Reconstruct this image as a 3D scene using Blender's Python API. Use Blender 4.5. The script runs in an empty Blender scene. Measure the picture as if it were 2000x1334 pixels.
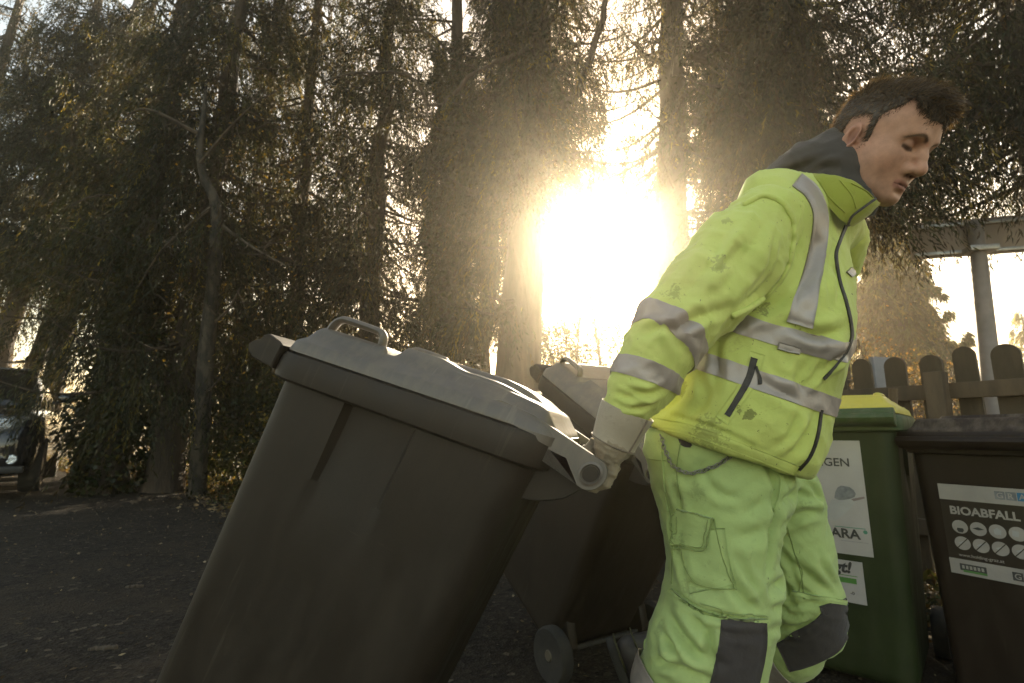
import bpy, bmesh, math, random
import numpy as np
from mathutils import Vector, Matrix, Euler
R_ = math.radians
PI = math.pi
sc = bpy.context.scene
col = sc.collection
random.seed(7)

# ------------------------------------------------------------------ camera
PITCH = R_(10.1); CAM_Z = 0.93
cd = bpy.data.cameras.new('camera'); cam = bpy.data.objects.new('camera', cd); col.objects.link(cam)
cam.location = (0, 0, CAM_Z); cam.rotation_euler = (R_(90) + PITCH, 0, 0)
cd.lens = 18; cd.sensor_width = 36; cd.clip_start = 0.02; cd.clip_end = 2000
cd.dof.use_dof = True; cd.dof.focus_distance = 1.05; cd.dof.aperture_fstop = 7.0
sc.camera = cam

# ------------------------------------------------------------------ sky, sun, exposure
SUN_EL, SUN_AZ = R_(20.9), R_(10.7)            # azimuth measured from +Y towards +X
w = bpy.data.worlds.new('World'); sc.world = w; w.use_nodes = True
nt = w.node_tree; nt.nodes.clear()
wo = nt.nodes.new('ShaderNodeOutputWorld'); bg = nt.nodes.new('ShaderNodeBackground')
sky = nt.nodes.new('ShaderNodeTexSky'); sky.sky_type = 'NISHITA'; sky.sun_disc = False
sky.sun_elevation = SUN_EL; sky.sun_rotation = SUN_AZ
sky.air_density = 1.0; sky.dust_density = 2.0; sky.ozone_density = 0.6; sky.altitude = 300
bg.inputs['Strength'].default_value = 0.15
tint = nt.nodes.new('ShaderNodeMix'); tint.data_type = 'RGBA'; tint.blend_type = 'MULTIPLY'; tint.inputs[0].default_value = 1.0
tint.inputs[7].default_value = (1.0, 0.82, 0.585, 1)          # late, dusty light
nt.links.new(sky.outputs[0], tint.inputs[6]); nt.links.new(tint.outputs[2], bg.inputs[0]); nt.links.new(bg.outputs[0], wo.inputs[0])
sl = bpy.data.lights.new('sun', 'SUN'); sl.energy = 5.0; sl.angle = R_(0.5); sl.color = (1.0, 0.86, 0.64)
so = bpy.data.objects.new('sun', sl); col.objects.link(so)
sdir = Vector((math.sin(SUN_AZ)*math.cos(SUN_EL), math.cos(SUN_AZ)*math.cos(SUN_EL), math.sin(SUN_EL)))
so.rotation_euler = sdir.to_track_quat('Z', 'Y').to_euler()
vs = sc.view_settings
sc.display_settings.display_device = 'sRGB'
vs.view_transform = 'Standard'; vs.look = 'None'; vs.exposure = 1.9; vs.gamma = 1.0; vs.use_curve_mapping = False
cy = sc.cycles
try:
    cy.use_denoising = True; cy.max_bounces = 7; cy.diffuse_bounces = 3; cy.glossy_bounces = 3
    cy.transmission_bounces = 4; cy.volume_bounces = 1; cy.transparent_max_bounces = 8
    cy.sample_clamp_indirect = 6.0; cy.use_adaptive_sampling = True; cy.adaptive_threshold = 0.015
except Exception as e:
    print('cycles settings', e)

# ------------------------------------------------------------------ helpers
FWD = np.array((0, math.cos(PITCH), math.sin(PITCH))); UPV = np.array((0, -math.sin(PITCH), math.cos(PITCH)))
def at(px, py, t):
    """point of the place seen at a spot of the 2000 px wide photograph, t metres ahead of the camera"""
    return np.array((0, 0, CAM_Z)) + t*(FWD + np.array(((px-1000)/1000, 0, 0)) + UPV*((667-py)/1000))
def ground_z(x, y):
    return 0.030*np.maximum(0.0, -np.asarray(x, float)-1.5)
def tag(o, label=None, cat=None, group=None, kind=None):
    if label: o['label'] = label
    if cat: o['category'] = cat
    if group: o['group'] = group
    if kind: o['kind'] = kind
    return o
def empty(name, loc=(0,0,0), rot=(0,0,0)):
    o = bpy.data.objects.new(name, None); col.objects.link(o); o.location = loc; o.rotation_euler = rot
    o.empty_display_size = 0.1
    return o
def link(name, me, m=None, parent=None, smooth=True):
    o = bpy.data.objects.new(name, me); col.objects.link(o)
    if m is not None:
        me.materials.clear()
        for q in (m if isinstance(m, (list, tuple)) else [m]): me.materials.append(q)
    if parent is not None: o.parent = parent
    if smooth and len(me.polygons):
        me.polygons.foreach_set('use_smooth', np.ones(len(me.polygons), bool))
        if smooth != 'soft': me.set_sharp_from_angle(angle=R_(38))
    return o
def np_mesh(name, V, F, colors=None):
    """V (n,3), F (m,3|4) arrays -> mesh; colors per vertex (n,3) optional"""
    V = np.asarray(V, np.float32); F = np.asarray(F, np.int32)
    me = bpy.data.meshes.new(name); k = F.shape[1]
    me.vertices.add(len(V)); me.vertices.foreach_set('co', V.ravel())
    me.loops.add(F.size); me.loops.foreach_set('vertex_index', F.ravel())
    me.polygons.add(len(F)); me.polygons.foreach_set('loop_start', np.arange(0, F.size, k, dtype=np.int32))
    me.polygons.foreach_set('loop_total', np.full(len(F), k, np.int32))
    if colors is not None:
        a = me.color_attributes.new('Col', 'FLOAT_COLOR', 'POINT')
        c = np.ones((len(V), 4), np.float32); c[:, :3] = colors
        a.data.foreach_set('color', c.ravel())
    me.update(calc_edges=True); me.validate()
    return me
def bm_mesh(name, bm):
    me = bpy.data.meshes.new(name); bm.normal_update(); bm.to_mesh(me); bm.free(); return me
def add_box(bm, lo, hi, M=None, bevel=0.0):
    r = bmesh.ops.create_cube(bm, size=1.0); vs_ = r['verts']
    lo = Vector(lo); hi = Vector(hi)
    for v in vs_: v.co = Vector((lo[i] + (v.co[i]+0.5)*(hi[i]-lo[i]) for i in range(3)))
    if bevel > 0:
        es = list({e for v in vs_ for e in v.link_edges})
        rb = bmesh.ops.bevel(bm, geom=es, offset=bevel, segments=2, affect='EDGES', profile=0.6)
        vs_ = list({v for f in rb['faces'] for v in f.verts} | {v for v in vs_ if v.is_valid})
    if M is not None:
        for v in vs_: v.co = M @ v.co
    return vs_
def tube_np(pts, rad, k=8, cap=True):
    """pts (n,3), rad (n) -> V, F (quads; the caps are fans of degenerate quads)"""
    pts = np.asarray(pts, float); n = len(pts); rad = np.broadcast_to(np.asarray(rad, float), (n,))
    tg = np.gradient(pts, axis=0); tg /= np.linalg.norm(tg, axis=1, keepdims=True) + 1e-12
    a = np.array((0, 0, 1.0)) if abs(tg[0][2]) < 0.9 else np.array((1.0, 0, 0))
    u = np.cross(a, tg[0]); u /= np.linalg.norm(u); V = []
    for i in range(n):
        u = u - tg[i]*np.dot(u, tg[i]); u /= np.linalg.norm(u) + 1e-12; v = np.cross(tg[i], u)
        ang = np.arange(k)*2*PI/k
        V.append(pts[i] + rad[i]*(np.cos(ang)[:, None]*u + np.sin(ang)[:, None]*v))
    V = np.concatenate(V); F = []
    for i in range(n-1):
        for j in range(k):
            j2 = (j+1) % k; F.append((i*k+j, i*k+j2, (i+1)*k+j2, (i+1)*k+j))
    if cap:
        V = np.vstack([V, pts[0], pts[-1]]); a0 = n*k; a1 = a0+1
        for j in range(0, k, 2):
            F.append(((j+2) % k, (j+1) % k, j, a0)); b = (n-1)*k
            F.append((b+j, b+(j+1) % k, b+(j+2) % k, a1))
    return V, np.array(F)
def merge(parts):
    Vs, Fs, o = [], [], 0
    for V, F in parts:
        Vs.append(V); Fs.append(np.asarray(F)+o); o += len(V)
    return np.concatenate(Vs), np.concatenate(Fs)
def spline(P, n):
    """Catmull-Rom through control points"""
    P = np.asarray(P, float); m = len(P)
    Q = np.vstack([2*P[0]-P[1], P, 2*P[-1]-P[-2]]); out = []
    for s in np.linspace(0, m-1-1e-9, n):
        i = int(s); f = s-i; p0, p1, p2, p3 = Q[i], Q[i+1], Q[i+2], Q[i+3]
        out.append(0.5*((2*p1)+(-p0+p2)*f+(2*p0-5*p1+4*p2-p3)*f*f+(-p0+3*p1-3*p2+p3)*f**3))
    return np.array(out)

# ------------------------------------------------------------------ materials
MATS = {}
def new_mat(name):
    m = bpy.data.materials.new(name); m.use_nodes = True; t = m.node_tree; t.nodes.clear()
    out = t.nodes.new('ShaderNodeOutputMaterial'); b = t.nodes.new('ShaderNodeBsdfPrincipled')
    t.links.new(b.outputs[0], out.inputs[0]); MATS[name] = m
    return m, t, b, out
def noise_node(t, scale, detail=4, rough=0.55, vec=None, dist=0.0):
    n = t.nodes.new('ShaderNodeTexNoise'); n.inputs['Scale'].default_value = scale
    n.inputs['Detail'].default_value = detail; n.inputs['Roughness'].default_value = rough
    n.inputs['Distortion'].default_value = dist
    if vec is not None: t.links.new(vec, n.inputs['Vector'])
    return n
def coords(t, scale=(1,1,1), which='Object'):
    tc = t.nodes.new('ShaderNodeTexCoord'); mp = t.nodes.new('ShaderNodeMapping')
    mp.inputs['Scale'].default_value = scale; t.links.new(tc.outputs[which], mp.inputs['Vector'])
    return mp.outputs[0]
def ramp(t, fac, stops):
    r = t.nodes.new('ShaderNodeValToRGB'); t.links.new(fac, r.inputs[0]); e = r.color_ramp.elements
    while len(e) > 1: e.remove(e[-1])
    e[0].position, e[0].color = stops[0][0], (*stops[0][1], 1)
    for p, c in stops[1:]:
        q = e.new(p); q.color = (*c, 1)
    return r.outputs[0]
def mixc(t, fac, a, b, mode='MIX'):
    n = t.nodes.new('ShaderNodeMix'); n.data_type = 'RGBA'; n.blend_type = mode
    for s, v in ((n.inputs[0], fac), (n.inputs[6], a), (n.inputs[7], b)):
        if hasattr(v, 'links') or isinstance(v, bpy.types.NodeSocket): t.links.new(v, s)
        elif isinstance(v, (int, float)): s.default_value = v
        else: s.default_value = (*v, 1)
    return n.outputs[2]
def bump(t, b, h, strength=0.3, dist=0.01, prev=None):
    n = t.nodes.new('ShaderNodeBump'); n.inputs['Strength'].default_value = strength; n.inputs['Distance'].default_value = dist
    t.links.new(h, n.inputs['Height'])
    if prev is not None: t.links.new(prev, n.inputs['Normal'])
    t.links.new(n.outputs[0], b.inputs['Normal']); return n.outputs[0]
def simple_mat(name, c1, c2=None, scale=8.0, rough=0.6, bscale=60.0, bstr=0.15, bdist=0.004, metal=0.0, spec=0.5, stretch=(1,1,1), lo=0.35, hi=0.65):
    m, t, b, o = new_mat(name); v = coords(t, stretch)
    n = noise_node(t, scale, 5, 0.6, v)
    c2 = c2 or tuple(x*0.6 for x in c1)
    t.links.new(ramp(t, n.outputs[0], [(lo, c1), (hi, c2)]), b.inputs['Base Color'])
    b.inputs['Roughness'].default_value = rough; b.inputs['Metallic'].default_value = metal
    b.inputs['Specular IOR Level'].default_value = spec
    if bstr > 0:
        n2 = noise_node(t, bscale, 4, 0.6, v); bump(t, b, n2.outputs[0], bstr, bdist)
    return m
def leaf_mat(name, trans=0.35, tint=(1,1,1), rough=0.55):
    """leaves and needles: own colour per leaf (stored on the mesh), some light passes through"""
    m, t, b, o = new_mat(name)
    a = t.nodes.new('ShaderNodeAttribute'); a.attribute_name = 'Col'
    c = mixc(t, 1.0, a.outputs['Color'], tint, 'MULTIPLY')
    t.links.new(c, b.inputs['Base Color']); b.inputs['Roughness'].default_value = rough
    b.inputs['Specular IOR Level'].default_value = 0.3
    tr = t.nodes.new('ShaderNodeBsdfTranslucent')
    c2 = mixc(t, 1.0, c, (2.6, 2.1, 0.8), 'MULTIPLY'); t.links.new(c2, tr.inputs[0])
    ms = t.nodes.new('ShaderNodeMixShader'); ms.inputs[0].default_value = trans
    t.links.new(b.outputs[0], ms.inputs[1]); t.links.new(tr.outputs[0], ms.inputs[2]); t.links.new(ms.outputs[0], o.inputs[0])
    return m
def attr_mat(name, rough=0.5, spec=0.4, sub=0.0):
    m, t, b, o = new_mat(name); a = t.nodes.new('ShaderNodeAttribute'); a.attribute_name = 'Col'
    t.links.new(a.outputs['Color'], b.inputs['Base Color']); b.inputs['Roughness'].default_value = rough
    b.inputs['Specular IOR Level'].default_value = spec
    return m, t, b, a
# ================================================================== ground
def ground_sheet():
    xs = np.unique(np.concatenate([np.linspace(-160, 160, 33), np.linspace(-20, 20, 81)]))
    ys = np.unique(np.concatenate([np.linspace(-60, 260, 33), np.linspace(-4, 24, 57)]))
    X, Y = np.meshgrid(xs, ys); Z = ground_z(np.maximum(X, -30), Y)
    V = np.stack([X, Y, Z], -1).reshape(-1, 3); n = len(xs)
    I = np.arange(len(V)).reshape(len(ys), n)
    F = np.stack([I[:-1, :-1], I[:-1, 1:], I[1:, 1:], I[1:, :-1]], -1).reshape(-1, 4)
    m, t, b, o = new_mat('woodland_soil'); v = coords(t)
    n1 = noise_node(t, 1.2, 6, 0.65, v); n2 = noise_node(t, 35, 5, 0.7, v)
    c = ramp(t, n1.outputs[0], [(0.3, (0.055, 0.045, 0.028)), (0.55, (0.10, 0.075, 0.04)), (0.75, (0.06, 0.07, 0.025))])
    c = mixc(t, 0.5, c, ramp(t, n2.outputs[0], [(0.35, (0.02, 0.016, 0.01)), (0.7, (0.17, 0.125, 0.07))]))
    t.links.new(c, b.inputs['Base Color']); b.inputs['Roughness'].default_value = 0.9
    bump(t, b, n2.outputs[0], 0.8, 0.03)
    tag(link('ground', np_mesh('ground', V, F), m, None), kind='structure')
ground_sheet()

VERGE = [(-30, 15.5), (-16, 12.8), (-9.5, 10.4), (-6.6, 9.2), (-4.6, 7.7), (-3.0, 6.1), (-1.9, 5.45), (-0.5, 5.2), (0.8, 5.1), (1.35, 4.6), (1.6, 3.9), (1.95, 3.0), (2.4, 2.2), (3.6, 0.2), (8.0, -4.0), (20, -7)]
def asphalt():
    P = spline([(x, y, 0) for x, y in VERGE], 260)[:, :2]
    rng = np.random.default_rng(3)
    P[:, 1] += rng.normal(0, .05, len(P))*np.minimum(1, 6/np.maximum(2, np.hypot(P[:, 0], P[:, 1])))
    rows = 26; V = []
    for s in np.linspace(0, 1, rows)**1.6:
        Q = P.copy(); Q[:, 1] = P[:, 1] + (np.minimum(-10, P[:, 1]-4) - P[:, 1])*s
        V.append(np.column_stack([Q, ground_z(Q[:, 0], Q[:, 1]) + 0.004]))
    V = np.concatenate(V); n = len(P); I = np.arange(len(V)).reshape(rows, n)
    F = np.stack([I[1:, :-1], I[1:, 1:], I[:-1, 1:], I[:-1, :-1]], -1).reshape(-1, 4)
    m, t, b, o = new_mat('old_asphalt'); v = coords(t)
    big = noise_node(t, 0.9, 5, 0.6, v); fine = noise_node(t, 160, 3, 0.7, v); mid = noise_node(t, 11, 5, 0.65, v)
    vo = t.nodes.new('ShaderNodeTexVoronoi'); vo.inputs['Scale'].default_value = 95; t.links.new(v, vo.inputs['Vector'])
    c = ramp(t, big.outputs[0], [(0.3, (0.017, 0.0155, 0.014)), (0.7, (0.036, 0.032, 0.028))])
    c = mixc(t, 0.55, c, ramp(t, vo.outputs['Color'], [(0.1, (0.008, 0.007, 0.006)), (0.6, (0.026, 0.024, 0.021)), (0.95, (0.15, 0.135, 0.115))]))
    c = mixc(t, ramp(t, mid.outputs[0], [(0.52, (0, 0, 0)), (0.72, (0.6, 0.6, 0.6))]), c, (0.060, 0.046, 0.030))
    v2 = t.nodes.new('ShaderNodeTexVoronoi'); v2.inputs['Scale'].default_value = 42; t.links.new(v, v2.inputs['Vector'])
    c = mixc(t, .6, c, ramp(t, v2.outputs['Color'], [(.15, (.006, .0045, .003)), (.55, (.030, .023, .016)), (.86, (.05, .04, .028)), (.96, (.22, .18, .13))]))
    ce = t.nodes.new('ShaderNodeTexVoronoi'); ce.feature = 'DISTANCE_TO_EDGE'; ce.inputs['Scale'].default_value = .8
    wn = noise_node(t, 3.0, 5, .65, v); vm = t.nodes.new('ShaderNodeVectorMath'); vm.operation = 'MULTIPLY_ADD'; t.links.new(wn.outputs['Color'], vm.inputs[0]); vm.inputs[1].default_value = (.9, .9, .9); t.links.new(v, vm.inputs[2]); t.links.new(vm.outputs[0], ce.inputs['Vector'])
    c = mixc(t, ramp(t, ce.outputs['Distance'], [(0.0, (.85, .85, .85)), (.012, (0, 0, 0))]), c, (0.010, 0.008, 0.006))
    pt = noise_node(t, 2.2, 6, .7, v, .5); c = mixc(t, ramp(t, pt.outputs[0], [(.50, (0, 0, 0)), (.62, (.75, .75, .75))]), c, (0.046, 0.036, 0.025))
    t.links.new(c, b.inputs['Base Color']); b.inputs['Roughness'].default_value = 0.9; b.inputs['Specular IOR Level'].default_value = .15
    vb = t.nodes.new('ShaderNodeTexVoronoi'); vb.inputs['Scale'].default_value = 42; t.links.new(v, vb.inputs['Vector'])
    h = mixc(t, 0.5, vo.outputs['Distance'], vb.outputs['Distance'])
    bump(t, b, h, 0.9, 0.012)
    tag(link('asphalt_road', np_mesh('asphalt_road', V, F), m, None), kind='structure')
asphalt()

# ================================================================== leaves, needles, litter
def leaf_quads(P, D, L, Wd, rng, cols, roll=None):
    """diamond leaves: base P, direction D, length L, width Wd -> V, F, C"""
    n = len(P); D = D/(np.linalg.norm(D, axis=1, keepdims=True)+1e-9)
    r = rng.normal(size=(n, 3)) if roll is None else roll
    S = np.cross(D, r); S /= np.linalg.norm(S, axis=1, keepdims=True)+1e-9
    N = np.cross(S, D)
    L = np.broadcast_to(L, (n,))[:, None]; Wd = np.broadcast_to(Wd, (n,))[:, None]
    mid = P + D*L*0.45 + N*L*0.06
    V = np.stack([P, mid+S*Wd*.5, P+D*L, mid-S*Wd*.5], 1).reshape(-1, 3)
    F = np.arange(4*n).reshape(n, 4)
    return V, F, np.repeat(cols, 4, axis=0)
def pick_cols(rng, n, pal, wts, jit=0.25):
    pal = np.array(pal); i = rng.choice(len(pal), n, p=np.array(wts)/sum(wts))
    return np.clip(pal[i]*(1+rng.normal(0, jit, (n, 1))), 0.002, 1)
NEEDLE = leaf_mat('spruce_needles', 0.38)
LEAF = leaf_mat('shrub_leaves', 0.40)
LITTER = leaf_mat('dry_litter', 0.08, rough=.8)
IVYL = leaf_mat('ivy_leaves', 0.25, rough=0.4)
BARK = simple_mat('spruce_bark', (0.085, 0.062, 0.042), (0.028, 0.021, 0.016), 5, 0.9, 22, 1.0, 0.03, stretch=(1, 1, 0.22))
BIRCH = simple_mat('pale_bark', (0.062, 0.050, 0.034), (0.018, 0.015, 0.011), 9, 0.85, 25, 0.8, 0.02, stretch=(1, 1, 0.5), lo=0.42, hi=0.56)
TWIG = simple_mat('twig_bark', (0.10, 0.075, 0.05), (0.05, 0.038, 0.028), 9, 0.9, 40, 0.3)

SUN_RAY = np.array(sdir)
def in_sun_gap(P, rad, z0=0.0):
    """the open lane between the two trunks through which the low sun reaches the yard"""
    c0 = np.array((0.05, 1.0, 0.98)); q = P - c0; s = q @ SUN_RAY
    d = q - s[:, None]*SUN_RAY
    q2 = P-np.array((.90, .97, 1.66)); s2 = q2 @ SUN_RAY; d2 = np.linalg.norm(q2-s2[:, None]*SUN_RAY, axis=1)
    return ((np.hypot(d[:, 0]*0.8, d[:, 2]*1.0) < rad) & (s > 0.5)) | ((d2 < .16) & (s2 > .5))

def trunk_np(base, lean, h, r0, rng, k=12, wob=0.03, flare=0.35):
    z = np.linspace(0, 1, 18)**1.3; zz = z*h - 0.15
    p = np.stack([base[0] + lean[0]*zz + rng.normal(0, wob, 18)*(z > .08), base[1] + lean[1]*zz + rng.normal(0, wob, 18)*(z > .08), base[2] + zz], 1)
    r = r0*(1-0.80*z)*(1+flare*np.exp(-zz/0.35))
    V, F = tube_np(p, r, k)
    return p, r, V, F

PAL_SPRUCE = [(0.014, 0.019, 0.006), (0.024, 0.024, 0.008), (0.034, 0.025, 0.011), (0.10, 0.085, 0.016)]
def spruce(bx, by, h, r0, lean=(0, 0), z0=1.6, lmax=2.6, seed=1, whorl=0.26, nper=5, zmax=10.8, label='', hang=0.55, bare=None, gap=0.0, dens=1.0, group='spruces along the verge', dead=0, wts=(6, 4, 1.5, .7), name='spruce_tree', azim=None, leaf=1.0):
    rng = np.random.default_rng(seed); bz = float(ground_z(bx, by))
    root = empty(name, (bx, by, bz)); tag(root, label, 'tree', group)
    p, r, V, F = trunk_np((0, 0, 0), lean, h, r0, rng)
    limbs = [(V, F)]; TP, TD, TL, LFs = [], [], [], []
    z = z0
    while z < min(h*0.97, zmax):
        fr = z/h
        for k in range(nper):
            a = rng.uniform(0, 2*PI) if azim is None else rng.normal(azim[0], azim[1])
            L = lmax*(1-fr)**0.6*rng.uniform(0.55, 1.1)
            if bare is not None and abs((a-bare[0]+PI) % (2*PI)-PI) < bare[1] and z < bare[2]: L *= 0.28
            zz = z + rng.normal(0, .16)
            c = np.array((np.interp(zz, p[:, 2], p[:, 0]), np.interp(zz, p[:, 2], p[:, 1]), zz))
            d = np.array((math.cos(a), math.sin(a), 0)); s = np.linspace(0, 1, 9)
            dr = rng.uniform(0.15, 0.5); up = rng.uniform(0.05, 0.3); sw = rng.normal(0, .12)
            side = np.array((-d[1], d[0], 0))
            pts = c + d*(L*s)[:, None] + side*(sw*L*s**2)[:, None] + np.array((0, 0, 1.0))*(L*(-dr*np.sin(s*1.9)*.75+up*s**3))[:, None]
            if gap > 0 and in_sun_gap(pts+np.array((bx, by, bz)), gap*.9).any(): continue
            limbs.append(tube_np(pts, np.linspace(0.012+0.011*L, 0.004, 9), 5, False))
            if rng.uniform() < dead: continue
            nt_ = max(4, int(L/0.030*dens)); cl_ = rng.uniform(.12, 1.0, max(2, int(L*3.2)))**.85; st = np.clip(np.where(rng.uniform(size=nt_) < .75, cl_[rng.integers(0, len(cl_), nt_)]+rng.normal(0, .035, nt_), rng.uniform(.1, 1, nt_)), .06, 1.0)
            q = np.stack([np.interp(st, s, pts[:, i]) for i in range(3)], 1)
            wid = 0.30*L*np.sin(np.clip(st, 0, 1)*PI*0.9+0.15)*rng.uniform(-1, 1, nt_)
            q += side*wid[:, None] - np.array((0, 0, 1))*(abs(wid)*0.35)[:, None]
            tl = hang*rng.uniform(.55, 1.35)*rng.uniform(0.2, 1.2, nt_)*(0.35+np.sin(st*PI))
            dd = np.stack([rng.normal(0, .16, nt_), rng.normal(0, .16, nt_), -np.ones(nt_)], 1) + 0.30*d + side*(np.sign(wid)*.22)[:, None]
            LFs.append(np.full(nt_, rng.uniform(.55, 1.5))); TP.append(q); TD.append(dd/np.linalg.norm(dd, axis=1, keepdims=True)); TL.append(tl)
        z += whorl*rng.uniform(0.7, 1.3)
    link('trunk', np_mesh('trunk', *merge(limbs)), BARK, root)
    if TP:
        LF = np.concatenate(LFs); TP = np.concatenate(TP); TD = np.concatenate(TD); TL = np.concatenate(TL)
        step = 0.034; cnt = np.maximum(3, (TL/step).astype(int)); idx = np.repeat(np.arange(len(TP)), cnt)
        u = np.concatenate([np.arange(c) for c in cnt])*step
        n = len(idx); sway = rng.normal(0, .012, (n, 3))
        P = TP[idx] + TD[idx]*u[:, None] + sway
        D = TD[idx] + rng.normal(0, .30, (n, 3))
        keep = np.ones(n, bool)
        if gap > 0: keep = ~in_sun_gap(P + np.array((bx, by, bz)), gap*rng.uniform(.75, 1.25, n))
        tw = np.clip(pick_cols(rng, len(TP), PAL_SPRUCE, wts, .25)*LF[:, None], .003, .3)
        V, F, C = leaf_quads(P[keep], D[keep], leaf*rng.uniform(.05, .115, keep.sum()), leaf*rng.uniform(.010, .022, keep.sum()), rng, tw[idx][keep]*(1+rng.normal(0, .15, (keep.sum(), 1))))
        link('crown', np_mesh('crown', V, F, np.clip(C, .003, .4)), NEEDLE, root, smooth=False)
    return root

# ---- the row of spruces (a trunk is placed where the photograph shows it)
def xy(px, py, t):
    q = at(px, py, t); return float(q[0]), float(q[1])
def on(px, Y):
    return (px-1000)/1000*Y*0.985, Y
S = [
 dict(p=on(1000, 7.3), h=14, r0=.37, lean=(.055, 0), z0=2.9, lmax=2.6, nper=7, hang=.65, seed=11, bare=(0.0, 1.15, 5.2), gap=.95, label='thick leaning spruce trunk on the left of the sunlit gap, bare of branches low down'),
 dict(p=on(1312, 7.4), h=14, r0=.33, lean=(.045, .0), z0=2.7, lmax=2.6, seed=12, bare=(PI, 1.15, 5.0), gap=.95, dens=.8, dead=.25, label='straight spruce trunk on the right of the sunlit gap, just behind the worker'),
 dict(p=on(555, 8.6), h=13, r0=.17, lean=(.0, 0), z0=2.0, lmax=2.3, nper=5, dens=1.1, seed=13, label='slim dark spruce above the front end of the pulled bin'),
 dict(p=on(700, 8.0), h=13, r0=.20, lean=(.02, 0), z0=1.4, lmax=2.1, seed=14, nper=6, dens=1.0, hang=.7, label='dense drooping spruce between the slim trunk and the ivy covered trunk'),
 dict(p=on(330, 7.6), h=13, r0=.22, lean=(.05, 0), z0=1.7, lmax=2.3, seed=15, nper=5, hang=.75, label='broad dark spruce left of the pale mottled trunk'),
 dict(p=on(195, 8.6), h=13, r0=.26, lean=(.05, 0), z0=2.3, lmax=2.2, nper=4, hang=.75, seed=16, label='thick dark spruce standing above the nose of the parked car'),
 dict(p=on(20, 11.2), h=13, r0=.19, lean=(.16, 0), z0=4.4, lmax=2.5, seed=17, nper=6, hang=.65, label='leaning spruce at the left end of the row with open sky beside it'),
 dict(p=on(-190, 10.6), h=13, r0=.22, lean=(.06, 0), z0=2.5, lmax=2.4, seed=18, label='spruce whose trunk stands outside the photo, its branches reaching in above the car'),
 dict(p=on(1490, 8.4), h=12, r0=.12, lean=(.0, .0), z0=3.4, lmax=2.4, seed=19, gap=.9, dens=.7, label='thin spruce with bare dark limbs behind the back of the worker'),
 dict(p=on(1640, 6.0), h=12, r0=.15, lean=(.01, 0), z0=3.7, lmax=2.5, seed=20, nper=8, gap=.9, hang=.62, label='dark spruce whose low branches hang behind the head of the worker'),
 dict(p=on(2140, 5.4), h=12, r0=.2, lean=(-.01, 0), z0=4.1, lmax=2.7, seed=21, nper=9, hang=.55, label='dark spruce at the right edge, its trunk outside the photo, hanging over the big sign'),
 dict(p=on(1600, 8.6), h=12, r0=.13, lean=(-.01, 0), z0=5.0, lmax=2.5, seed=25, nper=7, label='spruce farther back, its trunk hidden by the worker, branches high up'),
 dict(p=on(1035, 9.6), h=13, r0=.2, lean=(.02, .02), z0=4.2, lmax=2.4, nper=7, hang=.65, seed=22, gap=1.2, dens=.7, label='spruce standing farther back whose hanging branches close the top of the sunlit gap'),
 dict(p=on(930, 9.5), h=13, r0=.2, lean=(.05, 0), z0=2.9, lmax=2.2, nper=7, hang=.65, seed=23, gap=.95, label='spruce in the second row between the ivy trunk and the thick leaning trunk'),
 dict(p=on(-45, 10.4), h=13, r0=.22, lean=(.10, 0), z0=4.3, lmax=2.6, seed=27, nper=7, hang=.7, label='spruce behind the roof of the parked car, its trunk just outside the photo'),
 dict(p=on(75, 10.2), h=13, r0=.2, lean=(.07, 0), z0=4.2, lmax=2.2, seed=26, nper=5, hang=.65, label='spruce in the second row at the left, its crown dark above the car'),
 dict(p=on(440, 10.5), h=13, r0=.2, lean=(.03, 0), z0=2.2, lmax=2.1, nper=4, hang=.7, seed=24, label='spruce in the second row behind the pale mottled trunk'),
]
ROW = {}
for d in S:
    q = d.pop('p'); lb = d['label']; r = spruce(q[0], q[1], **d); ROW[lb.split()[0]] = r

def big_limbs(root, L, t):
    b = np.array(root.location); parts = []; rng = np.random.default_rng(77)
    for pts, r in L:
        P = spline(np.array([at(x, y, t-.25*i/len(pts)) for i, (x, y) in enumerate(pts)])-b, 26)+rng.normal(0, .012, (26, 3)); parts.append(tube_np(P, np.linspace(r, r*.35, 26), 7, False))
        for k in range(9):
            i = rng.integers(6, 26); e = P[i]+np.array((rng.normal(0, .25), rng.normal(0, .2), -rng.uniform(.1, .55))); parts.append(tube_np(spline([P[i], (P[i]+e)/2+rng.normal(0, .04, 3), e], 7), np.linspace(.012, .004, 7), 4, False))
    link('limb', np_mesh('limb', *merge(parts)), BARK, root)
big_limbs(ROW['straight'], [([(1345, 115), (1450, 75), (1560, 60), (1690, 40)], .05), ([(1345, 105), (1480, 150), (1600, 165), (1720, 195)], .05), ([(1335, 235), (1460, 262), (1580, 278), (1660, 268)], .055), ([(1335, 180), (1400, 250), (1470, 215), (1560, 250)], .03), ([(1325, 300), (1420, 380), (1500, 410), (1560, 400)], .03), ([(1325, 420), (1400, 400), (1450, 440)], .022)], 7.3)
big_limbs(ROW['thick'], [([(1040, 230), (1085, 215), (1135, 165), (1180, 20), (1195, -80)], .085), ([(1050, 330), (1120, 300), (1180, 295)], .02), ([(1030, 100), (930, 140), (850, 210), (800, 150), (700, 140), (630, 160)], .035)], 7.2)

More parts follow.
